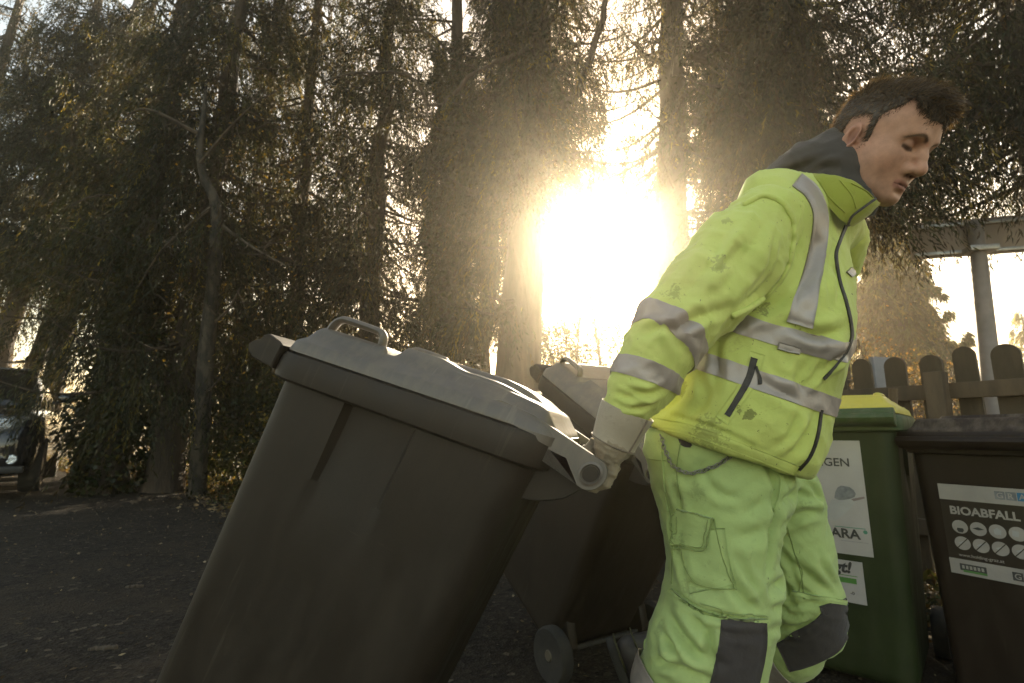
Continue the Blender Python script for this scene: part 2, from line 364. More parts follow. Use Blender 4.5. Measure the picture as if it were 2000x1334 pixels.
# ---- pale mottled trunk
def pale_tree():
    rng = np.random.default_rng(31)
    ps = [at(392, 900, 7.0), at(402, 700, 7.0), at(412, 600, 7.0), at(422, 470, 7.0), at(420, 395, 7.0), at(398, 345, 7.0), at(390, 290, 7.05), at(398, 220, 7.1), at(402, 170, 7.2)]
    ps[0][2] = float(ground_z(ps[0][0], ps[0][1])) - .1
    b = Vector((ps[0][0], ps[0][1], ps[0][2]+.1)); root = empty('broadleaf_tree', b)
    tag(root, 'pale mottled trunk with a kink, standing in the dark shrubs left of the bin', 'tree')
    P = spline(np.array(ps)-np.array(b), 40); V, F = tube_np(P, np.linspace(.115, .02, 40), 10)
    link('trunk', np_mesh('trunk', V, F), BIRCH, root)
    limbs = []
    for a, q in (((420, 430, 7.0), (560, 520, 6.6)), ((418, 400, 7.), (270, 560, 6.7)), ((390, 320, 7.), (520, 180, 6.7)), ((400, 640, 7.), (470, 560, 6.9)), ((385, 260, 7.), (240, 230, 6.8)), ((410, 520, 7.), (330, 470, 6.8))):
        p0 = at(*a)-np.array(b); p1 = at(*q)-np.array(b); m = (p0+p1)/2 + rng.normal(0, .12, 3) + np.array((0, 0, -.08))
        limbs.append(tube_np(spline([p0, m, p1], 10), np.linspace(.028, .006, 10), 6, False))
        for k in range(4):
            s = rng.uniform(.3, .95); c = p0+(p1-p0)*s; e = c + rng.normal(0, .22, 3)
            limbs.append(tube_np(spline([c, (c+e)/2+rng.normal(0, .04, 3), e], 6), np.linspace(.009, .003, 6), 4, False))
    link('limbs', np_mesh('limbs', *merge(limbs)), TWIG, root)
    n = 900; P = np.stack([rng.normal(0.2, .8, n), rng.normal(-.1, .4, n), rng.uniform(1.6, 5.6, n)], 1)
    C = pick_cols(rng, n, [(.06, .06, .02), (.16, .12, .03), (.20, .13, .03)], (3, 2, 2))
    V, F, C = leaf_quads(P, rng.normal(size=(n, 3)), rng.uniform(.04, .08, n), rng.uniform(.025, .05, n), rng, C)
    link('crown', np_mesh('crown', V, F, C), LEAF, root, smooth=False)
pale_tree()

# ---- trunk thick with ivy
def ivy_tree(px, Y, h, r0, ri, seed, label, zi=6.0, lean=(.0, 0), n=16000):
    rng = np.random.default_rng(seed); x, y = on(px, Y); bz = float(ground_z(x, y))
    root = empty('ivy_covered_tree', (x, y, bz)); tag(root, label, 'tree', 'trees overgrown with ivy')
    p, r, V, F = trunk_np((0, 0, 0), lean, h, r0, rng)
    limbs = [(V, F)]
    for k in range(26):
        z = rng.uniform(2.2, 9); a = rng.uniform(0, 2*PI); L = rng.uniform(.6, 1.7)
        c = np.array((lean[0]*z, lean[1]*z, z)); d = np.array((math.cos(a), math.sin(a), rng.uniform(-.3, .4)))
        limbs.append(tube_np(spline([c, c+d*L*.5+rng.normal(0, .08, 3), c+d*L+np.array((0, 0, -.2))], 7), np.linspace(.025, .004, 7), 5, False))
    link('trunk', np_mesh('trunk', *merge(limbs)), BARK, root)
    z = rng.uniform(0.0, 1, n)**.9*zi; a = rng.uniform(0, 2*PI, n)
    lump = ri*(0.72+0.30*np.sin(a*2+z*2.1+seed)+.22*np.sin(z*4.3+a)+.16*np.sin(z*9+a*3))*(1-.35*z/zi)
    rr = np.maximum(r0*.8, r0*.7+lump*np.sqrt(rng.uniform(.25, 1.15, n)))
    P = np.stack([rr*np.cos(a)+lean[0]*z, rr*np.sin(a)+lean[1]*z, z], 1)
    D = np.stack([np.cos(a)*.5, np.sin(a)*.5, -.7*np.ones(n)], 1)+rng.normal(0, .5, (n, 3))
    C = pick_cols(rng, n, [(.016, .024, .007), (.028, .034, .009), (.07, .062, .014), (.035, .027, .011)], (5, 4, 1, 1))
    V, F, C = leaf_quads(P, D, rng.uniform(.05, .10, n), rng.uniform(.035, .07, n), rng, C)
    link('ivy', np_mesh('ivy', V, F, C), IVYL, root, smooth=False)
ivy_tree(862, 7.9, 13, .20, .42, 41, 'ivy covered trunk left of the thick leaning spruce, its green coat hanging loose', 7.5, (.01, 0), 20000)
ivy_tree(225, 7.3, 12, .2, .42, 42, 'ivy covered trunk in the dark shrubs beside the parked car', 3.6, (.03, 0), 9000)

# ---- shrubs of the verge
def shrub(x, y, rx, ry, hh, n, seed, pal, wts, label, group='shrubs along the verge', leaf=(.04, .085), stems=10, name='shrub', cat='shrub', mat=None):
    rng = np.random.default_rng(seed); bz = float(ground_z(x, y)); root = empty(name, (x, y, bz)); tag(root, label, cat, group)
    st = []; tips = []
    for k in range(stems):
        a = rng.uniform(0, 2*PI); q = rng.uniform(.1, .85)
        e = np.array((math.cos(a)*rx*q, math.sin(a)*ry*q, hh*rng.uniform(.55, 1.0)))
        m = e*np.array((.35, .35, .55))+rng.normal(0, .05, 3); pts = spline([(0.1*e[0], .1*e[1], -.05), m, e], 8)
        st.append(tube_np(pts, np.linspace(.014, .003, 8), 5, False)); tips.append(pts)
        for j in range(4):
            c = pts[rng.integers(2, 8)]; e2 = c+rng.normal(0, .25, 3)*np.array((rx, ry, hh*.5))
            st.append(tube_np(spline([c, (c+e2)/2+rng.normal(0, .03, 3), e2], 5), np.linspace(.006, .002, 5), 4, False)); tips.append(spline([c, (c+e2)/2, e2], 8))
    link('stem', np_mesh('stem', *merge(st)), TWIG, root)
    if n:
        cl = max(14, n//55); a = rng.uniform(0, 2*PI, cl); q = np.sqrt(rng.uniform(0, 1, cl)); zz = rng.uniform(.04, 1, cl)**.8
        prof = np.sqrt(np.clip(1-zz**2.6, .05, 1))
        cc = np.stack([rx*q*prof*np.cos(a), ry*q*prof*np.sin(a), hh*zz], 1)
        i = rng.integers(0, cl, n); sz = rng.uniform(.06, .16, cl)*min(1.3, hh)
        P = cc[i]+rng.normal(0, 1, (n, 3))*sz[i][:, None]; P[:, 2] = np.abs(P[:, 2])
        cc_c = pick_cols(rng, cl, pal, wts, .35)
        C = np.clip(cc_c[i]*(1+rng.normal(0, .2, (n, 1))), .003, .5)
        V, F, C = leaf_quads(P, rng.normal(0, 1, (n, 3))+np.array((0, 0, -.4)), rng.uniform(*leaf, n), rng.uniform(leaf[0]*.5, leaf[1]*.55, n), rng, C)
        link('foliage', np_mesh('foliage', V, F, C), mat or LEAF, root, smooth=False)
    return root
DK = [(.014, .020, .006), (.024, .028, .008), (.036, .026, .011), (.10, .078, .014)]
SH = [(-6.9, 10.6, 1.5, .9, 2.0, 5200, 'dark shrub right behind the parked car', (5, 3, 2, 1)),
      (-5.3, 9.3, 1.2, .8, 1.6, 5200, 'low dark shrub in front of the ivy covered trunk, beside the car', (5, 3, 2, .5)),
      (-4.2, 8.3, 1.1, .8, 2.0, 6500, 'tall dark evergreen shrub left of the pale mottled trunk', (6, 3, 1, .4)),
      (-3.3, 7.2, .9, .7, 1.55, 6000, 'dark shrub with twiggy foot at the edge of the asphalt left of the bin', (5, 3, 2, .5)),
      (-2.45, 6.6, .9, .6, 1.9, 6500, 'leafy shrub at the front edge of the pulled bin, partly lit from behind', (4, 4, 1, 2)),
      (-1.5, 6.6, .9, .6, 1.5, 4500, 'shrub whose top shows just above the raised front of the bin lid', (4, 3, 2, 1)),
      (-.6, 6.5, .8, .6, 1.25, 3200, 'low green shrub at the foot of the ivy covered trunk', (4, 4, 1, 2)),
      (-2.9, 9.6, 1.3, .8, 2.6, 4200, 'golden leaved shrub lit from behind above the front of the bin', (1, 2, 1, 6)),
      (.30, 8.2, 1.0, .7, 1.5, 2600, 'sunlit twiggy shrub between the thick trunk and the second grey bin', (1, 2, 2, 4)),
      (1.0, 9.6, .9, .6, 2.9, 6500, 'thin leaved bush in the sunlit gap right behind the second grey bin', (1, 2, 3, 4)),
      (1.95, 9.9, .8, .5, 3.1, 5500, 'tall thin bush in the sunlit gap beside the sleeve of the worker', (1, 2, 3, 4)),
      (-8.8, 11.6, 1.4, .9, 1.8, 3200, 'shrub behind the windscreen of the parked car', (4, 3, 2, 1)),
      (-5.9, 12.2, 1.6, .9, 2.6, 3600, 'brownish shrub in the sunlit opening behind the row of spruces', (1, 1, 4, 3))]
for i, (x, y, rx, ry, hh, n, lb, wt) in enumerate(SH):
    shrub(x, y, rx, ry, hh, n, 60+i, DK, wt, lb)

def sapling(px, Y, h, lean, seed, label):
    rng = np.random.default_rng(seed); x, y = on(px, Y); root = empty('bare_sapling', (x, y, 0)); tag(root, label, 'tree', 'bare saplings in the sunlit gap')
    P = spline([(0, 0, -.1), (lean*.3, .05, h*.35), (lean*.6, 0, h*.65), (lean, .05, h)], 30); parts = [tube_np(P, np.linspace(.055, .012, 30), 8)]; tw = []
    for k in range(26):
        i = rng.integers(6, 29); a = rng.uniform(0, 2*PI); L = rng.uniform(.3, 1.1); e = P[i]+np.array((math.cos(a)*L*.7, math.sin(a)*L*.5, L*.8)); q = spline([P[i], (P[i]+e)/2+rng.normal(0, .06, 3), e], 9); tw.append(tube_np(q, np.linspace(.016, .004, 9), 5, False))
        for j in range(3):
            c = q[rng.integers(3, 9)]; e2 = c+rng.normal(0, .22, 3)+np.array((0, 0, .15)); tw.append(tube_np(spline([c, (c+e2)/2, e2], 5), np.linspace(.006, .002, 5), 4, False))
    link('trunk', np_mesh('trunk', *merge(parts)), BARK, root); link('twigs', np_mesh('twigs', *merge(tw)), TWIG, root)
sapling(1200, 9.0, 4.2, -.45, 201, 'thin bare sapling leaning in the sunlit gap, the nearer to the worker sleeve')
sapling(1115, 9.8, 3.6, .25, 202, 'thin bare sapling in the sunlit gap next to the thick leaning trunk')
# ---- low ground cover and fallen leaves (nobody could count them)
def ground_cover():
    rng = np.random.default_rng(5); P = spline([(x, y, 0) for x, y in VERGE], 400)[:, :2]
    P = P[(P[:, 0] > -14) & (P[:, 0] < 2.6)]
    n = 26000; i = rng.integers(0, len(P), n); off = rng.gamma(1.6, .45, n) - .12
    x = P[i, 0]+rng.normal(0, .12, n)+off*.25; y = P[i, 1]+off
    z = ground_z(x, y)+rng.uniform(0, .14, n)*np.minimum(1, (off+.1)*2.2)
    C = pick_cols(rng, n, [(.03, .038, .012), (.05, .055, .015), (.10, .07, .03), (.14, .10, .05)], (4, 3, 3, 1))
    V, F, C = leaf_quads(np.stack([x, y, z], 1), rng.normal(size=(n, 3))+np.array((0, 0, .5)), rng.uniform(.03, .09, n), rng.uniform(.012, .035, n), rng, C)
    tag(link('ground_cover', np_mesh('ground_cover', V, F, C), LEAF, None, smooth=False), 'low weeds and ivy creeping along the edge of the asphalt', 'ground cover', kind='stuff')
    n = 5200; k = int(n*.62); i = rng.integers(0, len(P), k); off = np.abs(rng.normal(0, .35, k))
    x = np.concatenate([P[i, 0]+rng.normal(0, .15, k), rng.uniform(-6, 2.2, n-k)]); y = np.concatenate([P[i, 1]-off+.1, rng.uniform(.9, 7.5, n-k)])
    keep = ~((x > -.9) & (x < 1.2) & (y < 1.0)); x, y = x[keep], y[keep]; n = len(x)
    z = ground_z(x, y)+.007+rng.uniform(0, .012, n)
    D = np.stack([rng.normal(size=n), rng.normal(size=n), rng.uniform(-.05, .25, n)], 1)
    roll = np.stack([rng.normal(0, .3, n), rng.normal(0, .3, n), np.ones(n)], 1)
    C = pick_cols(rng, n, [(.10, .075, .045), (.19, .15, .095), (.06, .045, .03), (.30, .25, .17)], (3, 2, 5, 1))
    V, F, C = leaf_quads(np.stack([x, y, z], 1), D, rng.uniform(.008, .04, n)*rng.uniform(.5, 1, n), rng.uniform(.006, .022, n)*rng.uniform(.5, 1, n), rng, C, roll=np.cross(D, roll))
    tag(link('fallen_leaves', np_mesh('fallen_leaves', V, F, C), LITTER, None, smooth=False), 'small brown leaves and crumbs scattered over the asphalt', 'fallen leaves', kind='stuff')
    n = 3200; i = rng.integers(0, len(P), n); off = rng.normal(-.05, .28, n); x = P[i, 0]+rng.normal(0, .1, n); y = P[i, 1]+off; D = np.stack([rng.normal(size=n), rng.normal(size=n), rng.uniform(-.05, .4, n)], 1)
    V, F, C = leaf_quads(np.stack([x, y, ground_z(x, y)+.008+rng.uniform(0, .03, n)], 1), D, rng.uniform(.03, .07, n), rng.uniform(.018, .04, n), rng, pick_cols(rng, n, [(.16, .11, .055), (.10, .07, .035), (.24, .18, .10)], (4, 4, 2)))
    tag(link('verge_leaves', np_mesh('verge_leaves', V, F, C), LITTER, None, smooth=False), 'dry brown leaves drifted along the edge of the asphalt', 'fallen leaves', kind='stuff')
    n = 16000; x = rng.uniform(-5.5, 1.6, n); y = rng.uniform(1.0, 7.2, n)**1.0; ed = np.interp(x, [v_[0] for v_ in VERGE], [v_[1] for v_ in VERGE]); keep = (y < ed+.1) & (rng.uniform(size=n) < .25+.75*np.exp(-np.abs(ed-y)/1.2)*1.0+.2*(np.sin(x*3+y*2)>.3)); x, y = x[keep], y[keep]; n = len(x)
    D = np.stack([rng.normal(size=n), rng.normal(size=n), rng.uniform(-.02, .15, n)], 1); roll = np.stack([rng.normal(0, .3, n), rng.normal(0, .3, n), np.ones(n)], 1)
    V, F, C = leaf_quads(np.stack([x, y, ground_z(x, y)+.006+rng.uniform(0, .006, n)], 1), D, rng.uniform(.008, .030, n), rng.uniform(.002, .006, n), rng, pick_cols(rng, n, [(.055, .040, .024), (.11, .085, .05), (.03, .024, .016)], (4, 2, 4)), roll=np.cross(D, roll))
    tag(link('needle_litter', np_mesh('needle_litter', V, F, C), LITTER, None, smooth=False), 'brown spruce needles and bits of twig strewn over the asphalt', 'needle litter', kind='stuff')
ground_cover()
def stick(px, py, t, ln, ang, rad, label):
    rng = np.random.default_rng(int(px)); c = at(px, py, t); s = (0-c[2]+float(ground_z(c[0], c[1])))
    r = c-np.array((0, 0, CAM_Z)); k = (rad*.8-CAM_Z+float(ground_z(c[0], c[1])))/r[2]; c = np.array((0, 0, CAM_Z))+r*k
    d = np.array((math.cos(ang), math.sin(ang), 0)); s = np.linspace(-.5, .5, 12)
    P = d*(s*ln)[:, None]+rng.normal(0, .004, (12, 3)); P[:, 2] = np.abs(P[:, 2])*.5
    V, F = tube_np(P, rad*(1-.5*np.abs(s))*rng.uniform(.85, 1.1, 12), 8)
    o = link('stick', np_mesh('stick', V, F), TWIG); o.location = c; tag(o, label, 'stick', 'sticks on the asphalt')
stick(262, 1146, 3, .085, .25, .011, 'short dark stick on the asphalt, the farther of two left of the bin')
stick(200, 1268, 2, .11, .22, .012, 'dark stick on the asphalt near the bottom left corner, the longer of two')

# ---- far country beyond the trees
def hills():
    rng = np.random.default_rng(9); n = 160; a = np.linspace(-1.25, 1.25, n); V = []
    for d, hh in ((120, 0), (135, 5.0), (150, 9.0), (158, 11.0)):
        h = hh*(0.75+.22*np.sin(a*4+1)+.14*np.sin(a*9.3+2)+.07*np.sin(a*23)+rng.normal(0, .025, n))
        V.append(np.stack([np.sin(a)*d, np.cos(a)*d, h-.3], 1))
    V = np.concatenate(V); I = np.arange(len(V)).reshape(4, n)
    F = np.stack([I[:-1, :-1], I[:-1, 1:], I[1:, 1:], I[1:, :-1]], -1).reshape(-1, 4)
    tag(link('hills', np_mesh('hills', V, F), simple_mat('far_woods', (.05, .05, .025), (.09, .07, .04), .3, .95, 1.2, 1, .8)), kind='structure')
hills()
def far_bushes():
    L = ['pale leafless bush far behind the thick leaning trunk', 'pale leafless bush far off in the sunlit gap', 'leafless bush far off beside the worker arm', 'sunlit bush far behind the left spruces', 'brown bush in the bright opening left of the ivy trunk', 'far bush in the opening above the car']
    for i, (px, Y, rx, hh) in enumerate([(1010, 19, 2.2, 3.4), (1130, 24, 2.6, 3.0), (1240, 20, 2.2, 3.6), (620, 18, 2.4, 3.2), (770, 19, 2.2, 3.6), (60, 20, 2.8, 3.2)]):
        x, y = on(px, Y)
        shrub(x, y, rx, 1.0, hh, 2600, 90+i, [(.16, .12, .07), (.10, .085, .04), (.2, .15, .07)], (3, 2, 1), L[i], 'bushes beyond the row of spruces', (.05, .12), 16)
far_bushes()
# ================================================================== wheeled bins
def plastic(name, c, dust=(.20, .18, .15), rough=.42, dustamt=.35, spec=.27):
    m, t, b, o = new_mat(name); v = coords(t)
    n = noise_node(t, 3.5, 6, .65, v); n2 = noise_node(t, 22, 6, .7, coords(t, (1, 1, .25))); n3 = noise_node(t, 320, 2, .5, v)
    b.inputs['Specular IOR Level'].default_value = spec
    base = ramp(t, n.outputs[0], [(.3, tuple(x*.8 for x in c)), (.7, tuple(x*1.25 for x in c))])
    f = ramp(t, n2.outputs[0], [(.45, (0, 0, 0)), (.80, (dustamt,)*3)])
    t.links.new(mixc(t, f, base, dust), b.inputs['Base Color'])
    t.links.new(ramp(t, n2.outputs[0], [(.3, (rough-.06,)*3), (.75, (rough+.22,)*3)]), b.inputs['Roughness'])
    p = bump(t, b, n3.outputs[0], .12, .002)
    n4 = noise_node(t, 7, 3, .5, v); bump(t, b, n4.outputs[0], .10, .01, p)
    sc_ = noise_node(t, 40, 3, .6, coords(t, (1.0, .3, .04))); sc2 = noise_node(t, 70, 4, .7, coords(t, (.08, 1, 1)))
    for q, lo_ in ((sc_, .66), (sc2, .69)):
        k_ = ramp(t, q.outputs[0], [(lo_, (0, 0, 0)), (lo_+.04, (.13, .13, .13)), (lo_+.09, (.06, .06, .06))])
        src = b.inputs['Base Color'].links[0].from_socket; t.links.new(mixc(t, k_, src, tuple(min(1, x*1.5+.02) for x in dust)), b.inputs['Base Color'])
    return m
GREYP = plastic('dark_grey_plastic', (.022, .0165, .0115), (.075, .058, .040), .5, .24)
GREYL = plastic('grey_lid_plastic', (.075, .060, .045), (.24, .19, .135), .50, .55, 1.0)  # lid colour lightened to boost the sun's glare on top
GREENP = plastic('green_plastic', (.019, .028, .009), (.08, .075, .045), .5, .25)
GREENR = plastic('green_rim_plastic', (.05, .075, .028))
YELLP = plastic('yellow_plastic', (.50, .42, .07), (.45, .40, .2), .4, .25)
BROWNP = plastic('brown_plastic', (.017, .0105, .0075), (.06, .045, .032), .5, .25)
BROWNL = plastic('brown_lid_plastic', (.036, .024, .018), (.28, .23, .19), .55, .5)
RUBBER = simple_mat('rubber', (.022, .021, .02), (.04, .036, .03), 14, .85, 90, .3)
HUBM = simple_mat('hub_plastic', (.075, .065, .045), (.11, .095, .07), 8, .5, 60, .1)
STEEL = simple_mat('dull_steel', (.35, .34, .32), (.22, .21, .2), 12, .35, 80, .1, metal=1.0)

def sst(a, b, x):
    u = np.clip((np.asarray(x, float)-a)/(b-a), 0, 1); return u*u*(3-2*u)
def rr_ring(x0, x1, hw, r, ns=22, nc=8):
    P = []
    cs = [((x1-r, hw-r), 0), ((x0+r, hw-r), 90), ((x0+r, -hw+r), 180), ((x1-r, -hw+r), 270)]
    for i, ((cx, cy_), a0) in enumerate(cs):
        for k in range(nc+1):
            a = R_(a0+90*k/nc); P.append((cx+r*math.cos(a), cy_+r*math.sin(a)))
        (nx, ny), a1 = cs[(i+1) % 4][0], R_(cs[(i+1) % 4][1])
        q0 = np.array(P[-1]); q1 = np.array((nx+r*math.cos(a1), ny+r*math.sin(a1)))
        for k in range(1, ns): P.append(tuple(q0+(q1-q0)*k/ns))
    return np.array(P)
def rings_mesh(rings, caps=(True, True)):
    n = len(rings[0]); V = np.concatenate(rings); F = []
    I = np.arange(len(V)).reshape(len(rings), n)
    F = np.stack([I[:-1], np.roll(I[:-1], -1, 1), np.roll(I[1:], -1, 1), I[1:]], -1).reshape(-1, 4)
    F = list(map(tuple, F))
    if caps[0]:
        c = len(V); V = np.vstack([V, rings[0].mean(0)])
        F += [(int(I[0, (j+2) % n]), int(I[0, (j+1) % n]), int(I[0, j]), c) for j in range(0, n, 2)]
    if caps[1]:
        c = len(V); V = np.vstack([V, rings[-1].mean(0)]); L = I[-1]
        F += [(int(L[j]), int(L[(j+1) % n]), int(L[(j+2) % n]), c) for j in range(0, n, 2)]
    return V, np.array(F)
def prism(poly, y0, y1, ch=.003):
    """polygon in (x, z) drawn out from y0 to y1, edges slightly eased"""
    P = np.array(poly, float); c = P.mean(0); n = len(P)
    def rg(s, y):
        Q = c+(P-c)*s; return np.column_stack([Q[:, 0], np.full(n, y), Q[:, 1]])
    s = 1-ch/np.abs(P-c).max()*1.2
    R = [rg(s, y0), rg(1, y0+ch), rg(1, y1-ch), rg(s, y1)]
    if n % 2: raise ValueError
    V, F = rings_mesh(R); return V, F[:, ::-1]
def lathe_y(prof, k=40, c=(0, 0, 0)):
    """profile (radius, y) turned round the y axis"""
    a = np.arange(k)*2*PI/k; R = [np.column_stack([r*np.cos(a), np.full(k, y), r*np.sin(a)])+np.array(c) for r, y in prof]
    return rings_mesh(R)
BODY_Z = [(.03, 0), (.05, .06), (.93, 1.0), (1.0, 1.0)]
def body_ends(z):
    f = np.interp(z, [0, 1.0], [0, 1]); return -.555-.045*f, -.045+.045*f, .232+.033*f     # front x, rear x, half width
def body_np():
    R = []
    zs = np.concatenate([[.03, .034, .045, .06], np.linspace(.08, .70, 16), np.linspace(.71, .95, 34), [.985]])
    for z in zs:
        x0, x1, hw = body_ends(z); e = .03*np.clip((.06-z)/.03, 0, 1)**2
        P = rr_ring(x0+e, x1-e, hw-e, .055, 40, 8)
        x, y = P[:, 0], P[:, 1]; side = np.abs(y) > hw-.02
        win = (sst(-.413, -.408, x)-sst(-.262, -.257, x))*sst(.62, .90, z)
        cr = .020*win*side
        rb = .006*(sst(-.60, -.50, x)*0)
        y = y-np.sign(y)*cr
        # shallow notch for the axle at the rear foot
        R.append(np.column_stack([x, y, np.full(len(P), z)]))
    return rings_mesh(R)
def rim_np():
    R = []
    for off, z in ((-.03, .932), (.012, .934), (.020, .940), (.022, .955), (.022, .985), (.018, .996), (.008, 1.0), (-.02, 1.0), (-.024, .996), (-.024, .95)):
        x0, x1, hw = -.60, 0.0, .265
        P = rr_ring(x0-off*1.3, x1+off, hw+off, .06+off, 40, 8); R.append(np.column_stack([P, np.full(len(P), z)]))
    a = rings_mesh(R, (False, False))
    comb = prism([(-.61, .95), (-.665, .958), (-.685, .972), (-.69, .985), (-.678, 1.0), (-.668, 1.002), (-.664, 1.014), (-.652, 1.021), (-.62, 1.012), (-.61, 1.006)], -.272, .272)
    return merge([a, comb])
def lid_h(x, y):
    x0, x1, hw = -.612, .018, .276
    d = np.minimum(np.minimum(x-x0, hw-np.abs(y)), (x1-x)*1.0); d = np.maximum(d, 0)
    h = .022*sst(0, .006, d)+.032*np.clip((d-.004)/.045, 0, 1)
    w = sst(0, .02, hw-.055-np.abs(y))
    pad = (sst(-.597, -.580, x)-sst(-.412, -.400, x))*sst(.0, .03, .262-np.abs(y))
    dome = (sst(-.385, -.368, x)-sst(-.17, .0, x))*np.clip((.238-np.abs(y))/.028, 0, 1)
    h = h+.014*pad*sst(.02, .04, d)+.026*dome
    h = h-.020*sst(-.10, .015, x)
    h = h-.012*(sst(-.30, -.22, x)-sst(-.10, -.04, x))*(sst(.15, .165, np.abs(y))-sst(.215, .235, np.abs(y)))   # long hollow along the flank
    h = h+.004*np.cos(np.clip(y/.25, -1, 1)*PI/2)*dome
    return h
def lid_np():
    nx, ny = 130, 110; xs = np.linspace(-.612, .018, nx); ys = np.linspace(-.276, .276, ny)
    X, Y = np.meshgrid(xs, ys, indexing='ij'); Z = 1.004+lid_h(X, Y)
    # rounded corners in plan
    V = np.stack([X, Y, Z], -1).reshape(-1, 3); I = np.arange(nx*ny).reshape(nx, ny)
    r = .05; cx0, cx1, cyy = -.612+r, .018-r, .276-r
    for sx, cx in ((-1, cx0), (1, cx1)):
        for sy in (-1, 1):
            q = ((V[:, 0]-cx)*sx > 0) & ((V[:, 1]-sy*cyy)*sy > 0)
            a = (V[q, 0]-cx)*sx/r; b_ = (V[q, 1]-sy*cyy)*sy/r; m = np.maximum(a, b_); l = np.hypot(a, b_)+1e-9; k = m/l
            V[q, 0] = cx+sx*r*a*k; V[q, 1] = sy*(cyy+r*b_*k)
    F = np.stack([I[:-1, :-1], I[1:, :-1], I[1:, 1:], I[:-1, 1:]], -1).reshape(-1, 4)
    W = V.copy(); W[:, 2] = 1.002; o = len(V)
    B = np.concatenate([I[:, 0], I[-1, 1:], I[::-1, -1][1:], I[0, ::-1][1:-1]])
    S = np.stack([B, np.roll(B, -1), np.roll(B, -1)+o, B+o], -1)[:, ::-1]
    return np.vstack([V, W]), np.vstack([F, F[:, ::-1]+o, S])
def arm_poly():
    c = np.array((.092, .962)); P = [(-.175, 1.000), (-.175, 1.030), (-.12, 1.040), (-.05, 1.032)]
    a = np.linspace(R_(62), R_(-118), 11); P += [tuple(c+.030*np.array((math.cos(q), math.sin(q)))) for q in a]
    P += [(-.02, .994)]
    return P
def ear_poly():
    return [(-.07, .992), (.05, .990), (.092, .962), (.094, .935), (.066, .900), (.02, .878), (-.03, .868), (-.07, .87)]
GRIPY = .215
def bin_thing(label, loc, yaw, tilt=0.0, scale=1.0, sh=(1, 1, 1), bm_=None, rm_=None, lm_=None, gm_=None, group='wheeled bins', grips=True, name='wheeled_bin', shear=0.0, gh=1.0):
    """origin on the axle; x from the lifting comb to the handle, y across, z up"""
    root = empty(name, (loc[0], loc[1], .10*scale), (0, 0, 0))
    root.matrix_world = Matrix.Translation((loc[0], loc[1], .10*scale+(loc[2] if len(loc) > 2 else 0))) @ Matrix.Rotation(yaw, 4, 'Z') @ Matrix.Rotation(tilt, 4, 'Y') @ Matrix.Scale(scale, 4)
    tag(root, label, 'bin', group)
    S = np.array(sh, float); off = np.array((0, 0, -.10))
    def put(nm, VF, m, par=root, sub=None):
        V, F = VF; V = np.array(V); V[:, 2] += shear*(V[:, 0]+.30)*np.clip(V[:, 2], 0, 1); V = V*S+off
        return link(nm, np_mesh(nm, V, F), m, par)
    put('body', body_np(), bm_); put('rim', rim_np(), rm_)
    lid = put('lid', lid_np(), lm_)
    for s in (-1, 1):
        y = s*.243
        a = merge([prism(arm_poly(), y-.016, y+.016), lathe_y([(.022, y+s*.014), (.022, y+s*.019), (.018, y+s*.021), (.015, y+s*.0165)], 24, (.092, 0, .962))])
        put('hinge_arm', a, lm_, lid)
        put('handle_bracket', prism(ear_poly(), s*.208-.017, s*.208+.017), bm_)
        if grips:
            y = s*GRIPY
            P = spline([(-.558, y, 1.055), (-.553, y, 1.084), (-.543, y, 1.098), (-.525, y, 1.102), (-.455, y, 1.100), (-.437, y, 1.096), (-.428, y, 1.082), (-.425, y, 1.05)], 40)
            P[:, 2] = 1.05+(P[:, 2]-1.05)*gh; V, F = tube_np(P, .0085, 10); V[:, 1] = y+(V[:, 1]-y)*1.7
            put('grip', (V, F), gm_ or lm_, lid)
    put('handle', tube_np(np.array([(.092, q, .962) for q in np.linspace(-.262, .262, 9)]), .0145, 16), bm_)
    put('axle', tube_np(np.array([(0, -.24, .1), (0, .24, .1)]), .008, 10), RUBBER)
    ks = 1.0
    for s in (-1, 1):
        yc = s*.272*S[1]
        w_ = empty('wheel', (0, yc, 0)); w_.parent = root
        prof = [(.068, -.022), (.080, -.026), (.092, -.026), (.098, -.020), (.100, -.010), (.100, .010), (.098, .020), (.092, .026), (.080, .026), (.068, .022)]
        V, F = lathe_y(prof, 48); link('tyre', np_mesh('tyre', V, F), RUBBER, w_)
        parts = [lathe_y([(.018, -.026), (.022, -.020), (.022, .020), (.018, .026)], 24), lathe_y([(.062, -.018), (.070, -.020), (.070, .020), (.062, .018)], 40)]
        for k in range(10):
            a = k*2*PI/10; d = np.array((math.cos(a), 0, math.sin(a)))
            parts.append(tube_np(np.array([d*.018, d*.066]), .0055, 6))
        parts.append(lathe_y([(.064, -.002), (.064, .002)], 32))
        V, F = merge(parts); link('hub', np_mesh('hub', V, F), HUBM, w_)
        # the foot of the body reaches down to the axle
        put('axle_mount', prism([(-.10, .03), (.022, .078), (.022, .13), (-.04, .2), (-.09, .2), (-.12, .1)], s*.195-.02, s*.195+.02), bm_)
    return root
BIN_A = bin_thing('dark grey wheeled bin tilted on its wheels, the nearest, pulled along by the gloved hand', (-.262, 1.2866), -.2012, .446, .9715, bm_=GREYP, rm_=GREYP, lm_=GREYL, group='grey wheeled bins', shear=.13)
BIN_B = bin_thing('dark grey wheeled bin tilted behind the worker legs, its spoked wheel showing', (.385, 2.27), -1.0, .53, 1.0, bm_=GREYP, rm_=GREYP, lm_=GREYL, group='grey wheeled bins')

